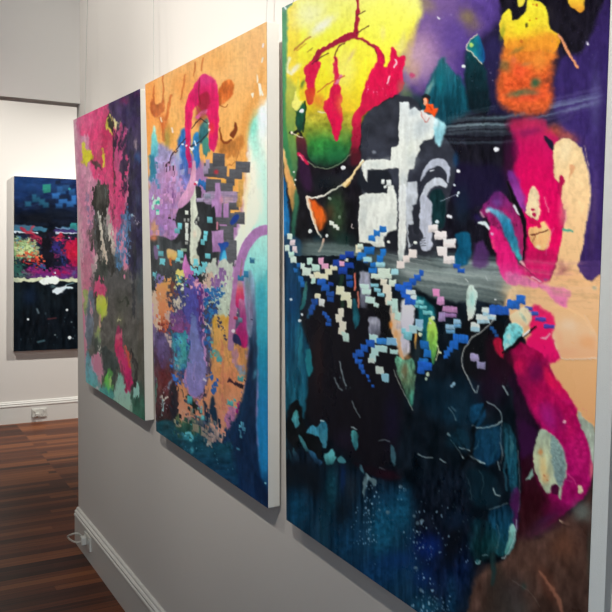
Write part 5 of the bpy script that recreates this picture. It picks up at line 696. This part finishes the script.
# ------------------------------------------------------------------ paintings
def make_painting(name, label, corners, thick, art, nu, nv, rough, spec, illum, seed, wires, side_mat=M_side):
    """corners: front tl, tr, bl, br (world). The pigment is stored per vertex of a dense sheet with raised paint."""
    tl, tr, bl, br = (np.array(c, float) for c in corners)
    base = (bl + br) / 2
    root = empty(name, Vector(base)); tag(root, label, 'painting', 'abstract paintings')
    n = np.cross(tr - bl, tl - br); n /= np.linalg.norm(n)
    if n @ (CAM - base) < 0: n = -n
    u = np.linspace(0, 1, nu)[None, :, None]; v = np.linspace(0, 1, nv)[:, None, None]
    P = (tl * (1 - u) + tr * u) * (1 - v) + (bl * (1 - u) + br * u) * v
    px, py = project(P)
    rgb, hgt = art.sample(px, py)
    rgb = srgb2lin(rgb) / illum(px, py)
    rgb = np.clip(rgb * np.minimum(1, .92 / np.maximum(rgb.max(-1, keepdims=True), 1e-6)), .0015, .92)
    # paint thickness fades at the border so the sheet meets the canvas edge
    ed = np.minimum(np.minimum(u, 1 - u) * (nu / 4), np.minimum(v, 1 - v) * (nv / 4)).clip(0, 1)
    P = P + n * (hgt[..., None] * ed * .001 + .0006)
    me = bpy.data.meshes.new('painted_front')
    nvtx = nu * nv
    me.vertices.add(nvtx); me.vertices.foreach_set('co', (P - base).reshape(-1).astype(np.float32))
    idx = np.arange(nvtx).reshape(nv, nu)
    q = np.stack([idx[:-1, :-1], idx[1:, :-1], idx[1:, 1:], idx[:-1, 1:]], -1).reshape(-1, 4)
    me.loops.add(q.size); me.loops.foreach_set('vertex_index', q.reshape(-1).astype(np.int32))
    me.polygons.add(len(q)); me.polygons.foreach_set('loop_start', np.arange(0, q.size, 4, dtype=np.int32))
    me.update(calc_edges=True); me.validate()
    me.polygons.foreach_set('use_smooth', np.ones(len(me.polygons), bool))
    ca = me.color_attributes.new('pigment', 'FLOAT_COLOR', 'POINT')
    ca.data.foreach_set('color', np.concatenate([rgb.reshape(-1, 3), np.ones((nvtx, 1))], 1).reshape(-1).astype(np.float32))
    me.materials.append(paint_material(name + '_paint', rough, spec, seed))
    link(bpy.data.objects.new('painted_front', me), root)
    # stretched canvas body behind the painted face: bevelled slab with bare wrapped sides
    bm = bmesh.new()
    fr = [bm.verts.new(Vector(c - base)) for c in (tl, tr, br, bl)]
    bk = [bm.verts.new(Vector(c - base - n * thick)) for c in (tl, tr, br, bl)]
    bm.faces.new(bk[::-1])
    for i in range(4):
        j = (i + 1) % 4; bm.faces.new((fr[i], fr[j], bk[j], bk[i]))
    bmesh.ops.bevel(bm, geom=[e for e in bm.edges if sum(x in fr for x in e.verts) == 1], offset=.0022, segments=2, affect='EDGES')
    obj('canvas_side', bm, side_mat, root)
    for fu, top, r in wires:
        p = tl * (1 - fu) + tr * fu - n * thick * .55 - base
        obj('hanging_wire', tube(bmesh.new(), [p - np.array([0, 0, .02]), p, np.array([top[0], top[1], 3.295]) - base], r, 6), M_wire, root)
    return root

make_painting('painting', 'nearest abstract canvas of the row, yellow and magenta over dark blue with white pixel dabs',
    [(-.086, 1.7711, 2.1448), (-.0907, .7935, 2.1326), (-.0396, 1.7873, .8734), (-.0451, .8103, .8612)], .0344, ART1(), 420, 820, .34, .10, ILL[0], 0, [(.02, (-.012, 1.775), .0013), (.96, (-.012, .83), .0013)])
make_painting('painting', 'middle abstract canvas of the row, orange top over lilac blocks and teal right edge',
    [(-.085, 2.8034, 2.1198), (-.072, 1.8796, 2.1381), (-.044, 2.7906, .8839), (-.044, 1.8834, .8741)], .0344, ART2(), 240, 640, .42, .09, ILL[1], 3,
    [(.035, (-.012, 2.95), .0013), (.955, (-.012, 1.95), .0013)])
make_painting('painting', 'farthest abstract canvas of the row, pink with dark purple corner and grey lower half',
    [(-.090, 3.8252, 2.1127), (-.073, 2.8964, 2.1202), (-.039, 3.8155, .8928), (-.039, 2.933, .8905)], .0344, ART3(), 170, 480, .42, .09, ILL[2], 5,
    [(.13, (-.012, 3.80), .0014)])
make_painting('painting', 'dark blue and black canvas with a red band on the far wall beyond the opening',
    [(.176, 6.9341, 2.0422), (1.11, 6.9341, 2.0400), (.1572, 6.9341, .6110), (1.10, 6.9341, .6040)], .0445, ART4(), 190, 330, .45, .09, ILL[3], 7, [], M_side)

# ------------------------------------------------------------------ power points and plug
o = empty('power_outlet', (.363, YF - .0205, .076)); tag(o, 'white power outlet on the far baseboard under the dark painting', 'power outlet', 'power outlets')
bm = box(bmesh.new(), -.059, -.011, -.037, .059, .0, .037, .005, 3); obj('cover_plate', bm, M_plas, o)
obj('frame', box(bmesh.new(), -.063, -.003, -.041, .063, .0, .041, .001, 1), M_plas, o)
for s in (-1, 1):
    obj('rocker_switch', box(bmesh.new(), s*.04 - .008, -.015, .008, s*.04 + .008, -.011, .026, .0015), M_plas, o)
    bm = bmesh.new()
    for dx, dz in ((-.007, 0), (.007, 0), (0, -.012)):
        box(bm, s*.022 + dx - .0013, -.0114, -.012 + dz - .004, s*.022 + dx + .0013, -.0108, -.012 + dz + .004)
    obj('socket_slots', bm, M_dark, o)
obj('plug_cap', box(bmesh.new(), -.034, -.03, -.024, -.004, -.011, .002, .004, 2), M_plas, o)

o = empty('power_outlet', (-.0205, 3.845, .100)); tag(o, 'white power outlet on the right baseboard near the wall end', 'power outlet', 'power outlets')
obj('cover_plate', box(bmesh.new(), -.009, -.050, -.036, 0, .058, .036, .003, 3), M_plas, o)
for s in (-1, 1):
    obj('rocker_switch', box(bmesh.new(), -.012, s*.036 - .008, .010, -.009, s*.036 + .008, .026, .0015), M_plas, o)

o = empty('power_lead', (-.0295, 3.865, .100)); tag(o, 'short white cord looping from a plug in the right baseboard outlet', 'cord')
bm = box(bmesh.new(), -.026, -.017, -.018, .0, .017, .024, .006, 3); obj('plug', bm, M_plas, o)
bm = bmesh.new(); tube(bm, [Vector(p) - Vector((-.0295, 3.865, .100)) for p in spline([(-.050, 3.865, .102), (-.062, 3.877, .092), (-.075, 3.895, .090), (-.088, 3.925, .092), (-.0985, 3.941, .103), (-.0975, 3.925, .116), (-.088, 3.885, .136), (-.070, 3.872, .141), (-.052, 3.88, .125), (-.040, 3.885, .108)], 7)], .0045, 8)
obj('flex', bm, M_cord, o, True)
# ------------------------------------------------------------------ light: ceiling spots, an added fill for the header wall, daylight from behind
def spot(loc, aim, w, size, blend, color, r=.05):
    l = bpy.data.lights.new('spot', 'SPOT'); l.energy = w; l.spot_size = math.radians(size); l.spot_blend = blend
    l.color = color; l.shadow_soft_size = r
    o = bpy.data.objects.new('ceiling_or_fill_spot', l); o.location = loc
    o.rotation_euler = (Vector(aim) - Vector(loc)).to_track_quat('-Z', 'Y').to_euler(); link(o); return o
WARM = (1.0, .95, .86)
spot((-1.45, .60, 3.22), (0, .60, 2.5), 230, 70, 1.0, WARM, .035)
spot((-1.45, .60, 3.22), (0, .55, 1.5), 120, 66, 1.0, WARM, .035)
spot((-1.45, 2.30, 3.22), (0, 2.30, 2.5), 62, 70, 1.0, WARM, .035)
spot((-1.45, 2.30, 3.22), (0, 2.45, 1.6), 54, 52, 1.0, WARM, .03)
spot((-1.45, 3.40, 3.22), (0, 3.40, 2.5), 62, 70, 1.0, WARM, .035)
spot((-1.45, 3.40, 3.22), (0, 3.95, 1.25), 62, 46, 1.0, WARM, .03)
spot((-1.45, .30, 3.22), (0, 2.0, 2.2), 300, 60, 1.0, WARM, .035)
spot((-2.2, 1.5, 3.22), (-1.5, YW, 2.8), 44, 70, 1.0, (.97, 1.0, .90), .05)  # added fill that brightens the header wall, no known fixture
spot((1.75, YF - 1.5, 3.22), (.5, YF, .9), 340, 80, 1.0, (1.0, .975, .90), .05)
spot((-1.0, YF - 1.5, 3.22), (-.2, YF, 1.6), 190, 95, 1.0, (1.0, .975, .90), .05)
w = bpy.data.worlds.new('World'); scene.world = w; w.use_nodes = True
bg = w.node_tree.nodes['Background']; bg.inputs[0].default_value = (.68, .90, 1.12, 1); bg.inputs[1].default_value = 1.1

# ------------------------------------------------------------------ camera and view
cd = bpy.data.cameras.new('camera'); cd.sensor_width = 36; cd.lens = FPX / 612 * 36; cd.clip_start = .02
cam = link(bpy.data.objects.new('camera', cd))
cam.matrix_world = Matrix(((RT[0], UP[0], -FW[0], CAM[0]), (RT[1], UP[1], -FW[1], CAM[1]), (RT[2], UP[2], -FW[2], CAM[2]), (0, 0, 0, 1)))
scene.camera = cam
vs = scene.view_settings; vs.view_transform = 'Standard'; vs.look = 'None'; vs.exposure = 0.0; vs.gamma = 1.0; vs.use_curve_mapping = False
scene.cycles.use_denoising = True
scene.cycles.max_bounces = 8; scene.cycles.diffuse_bounces = 5
scene.cycles.sample_clamp_indirect = 4
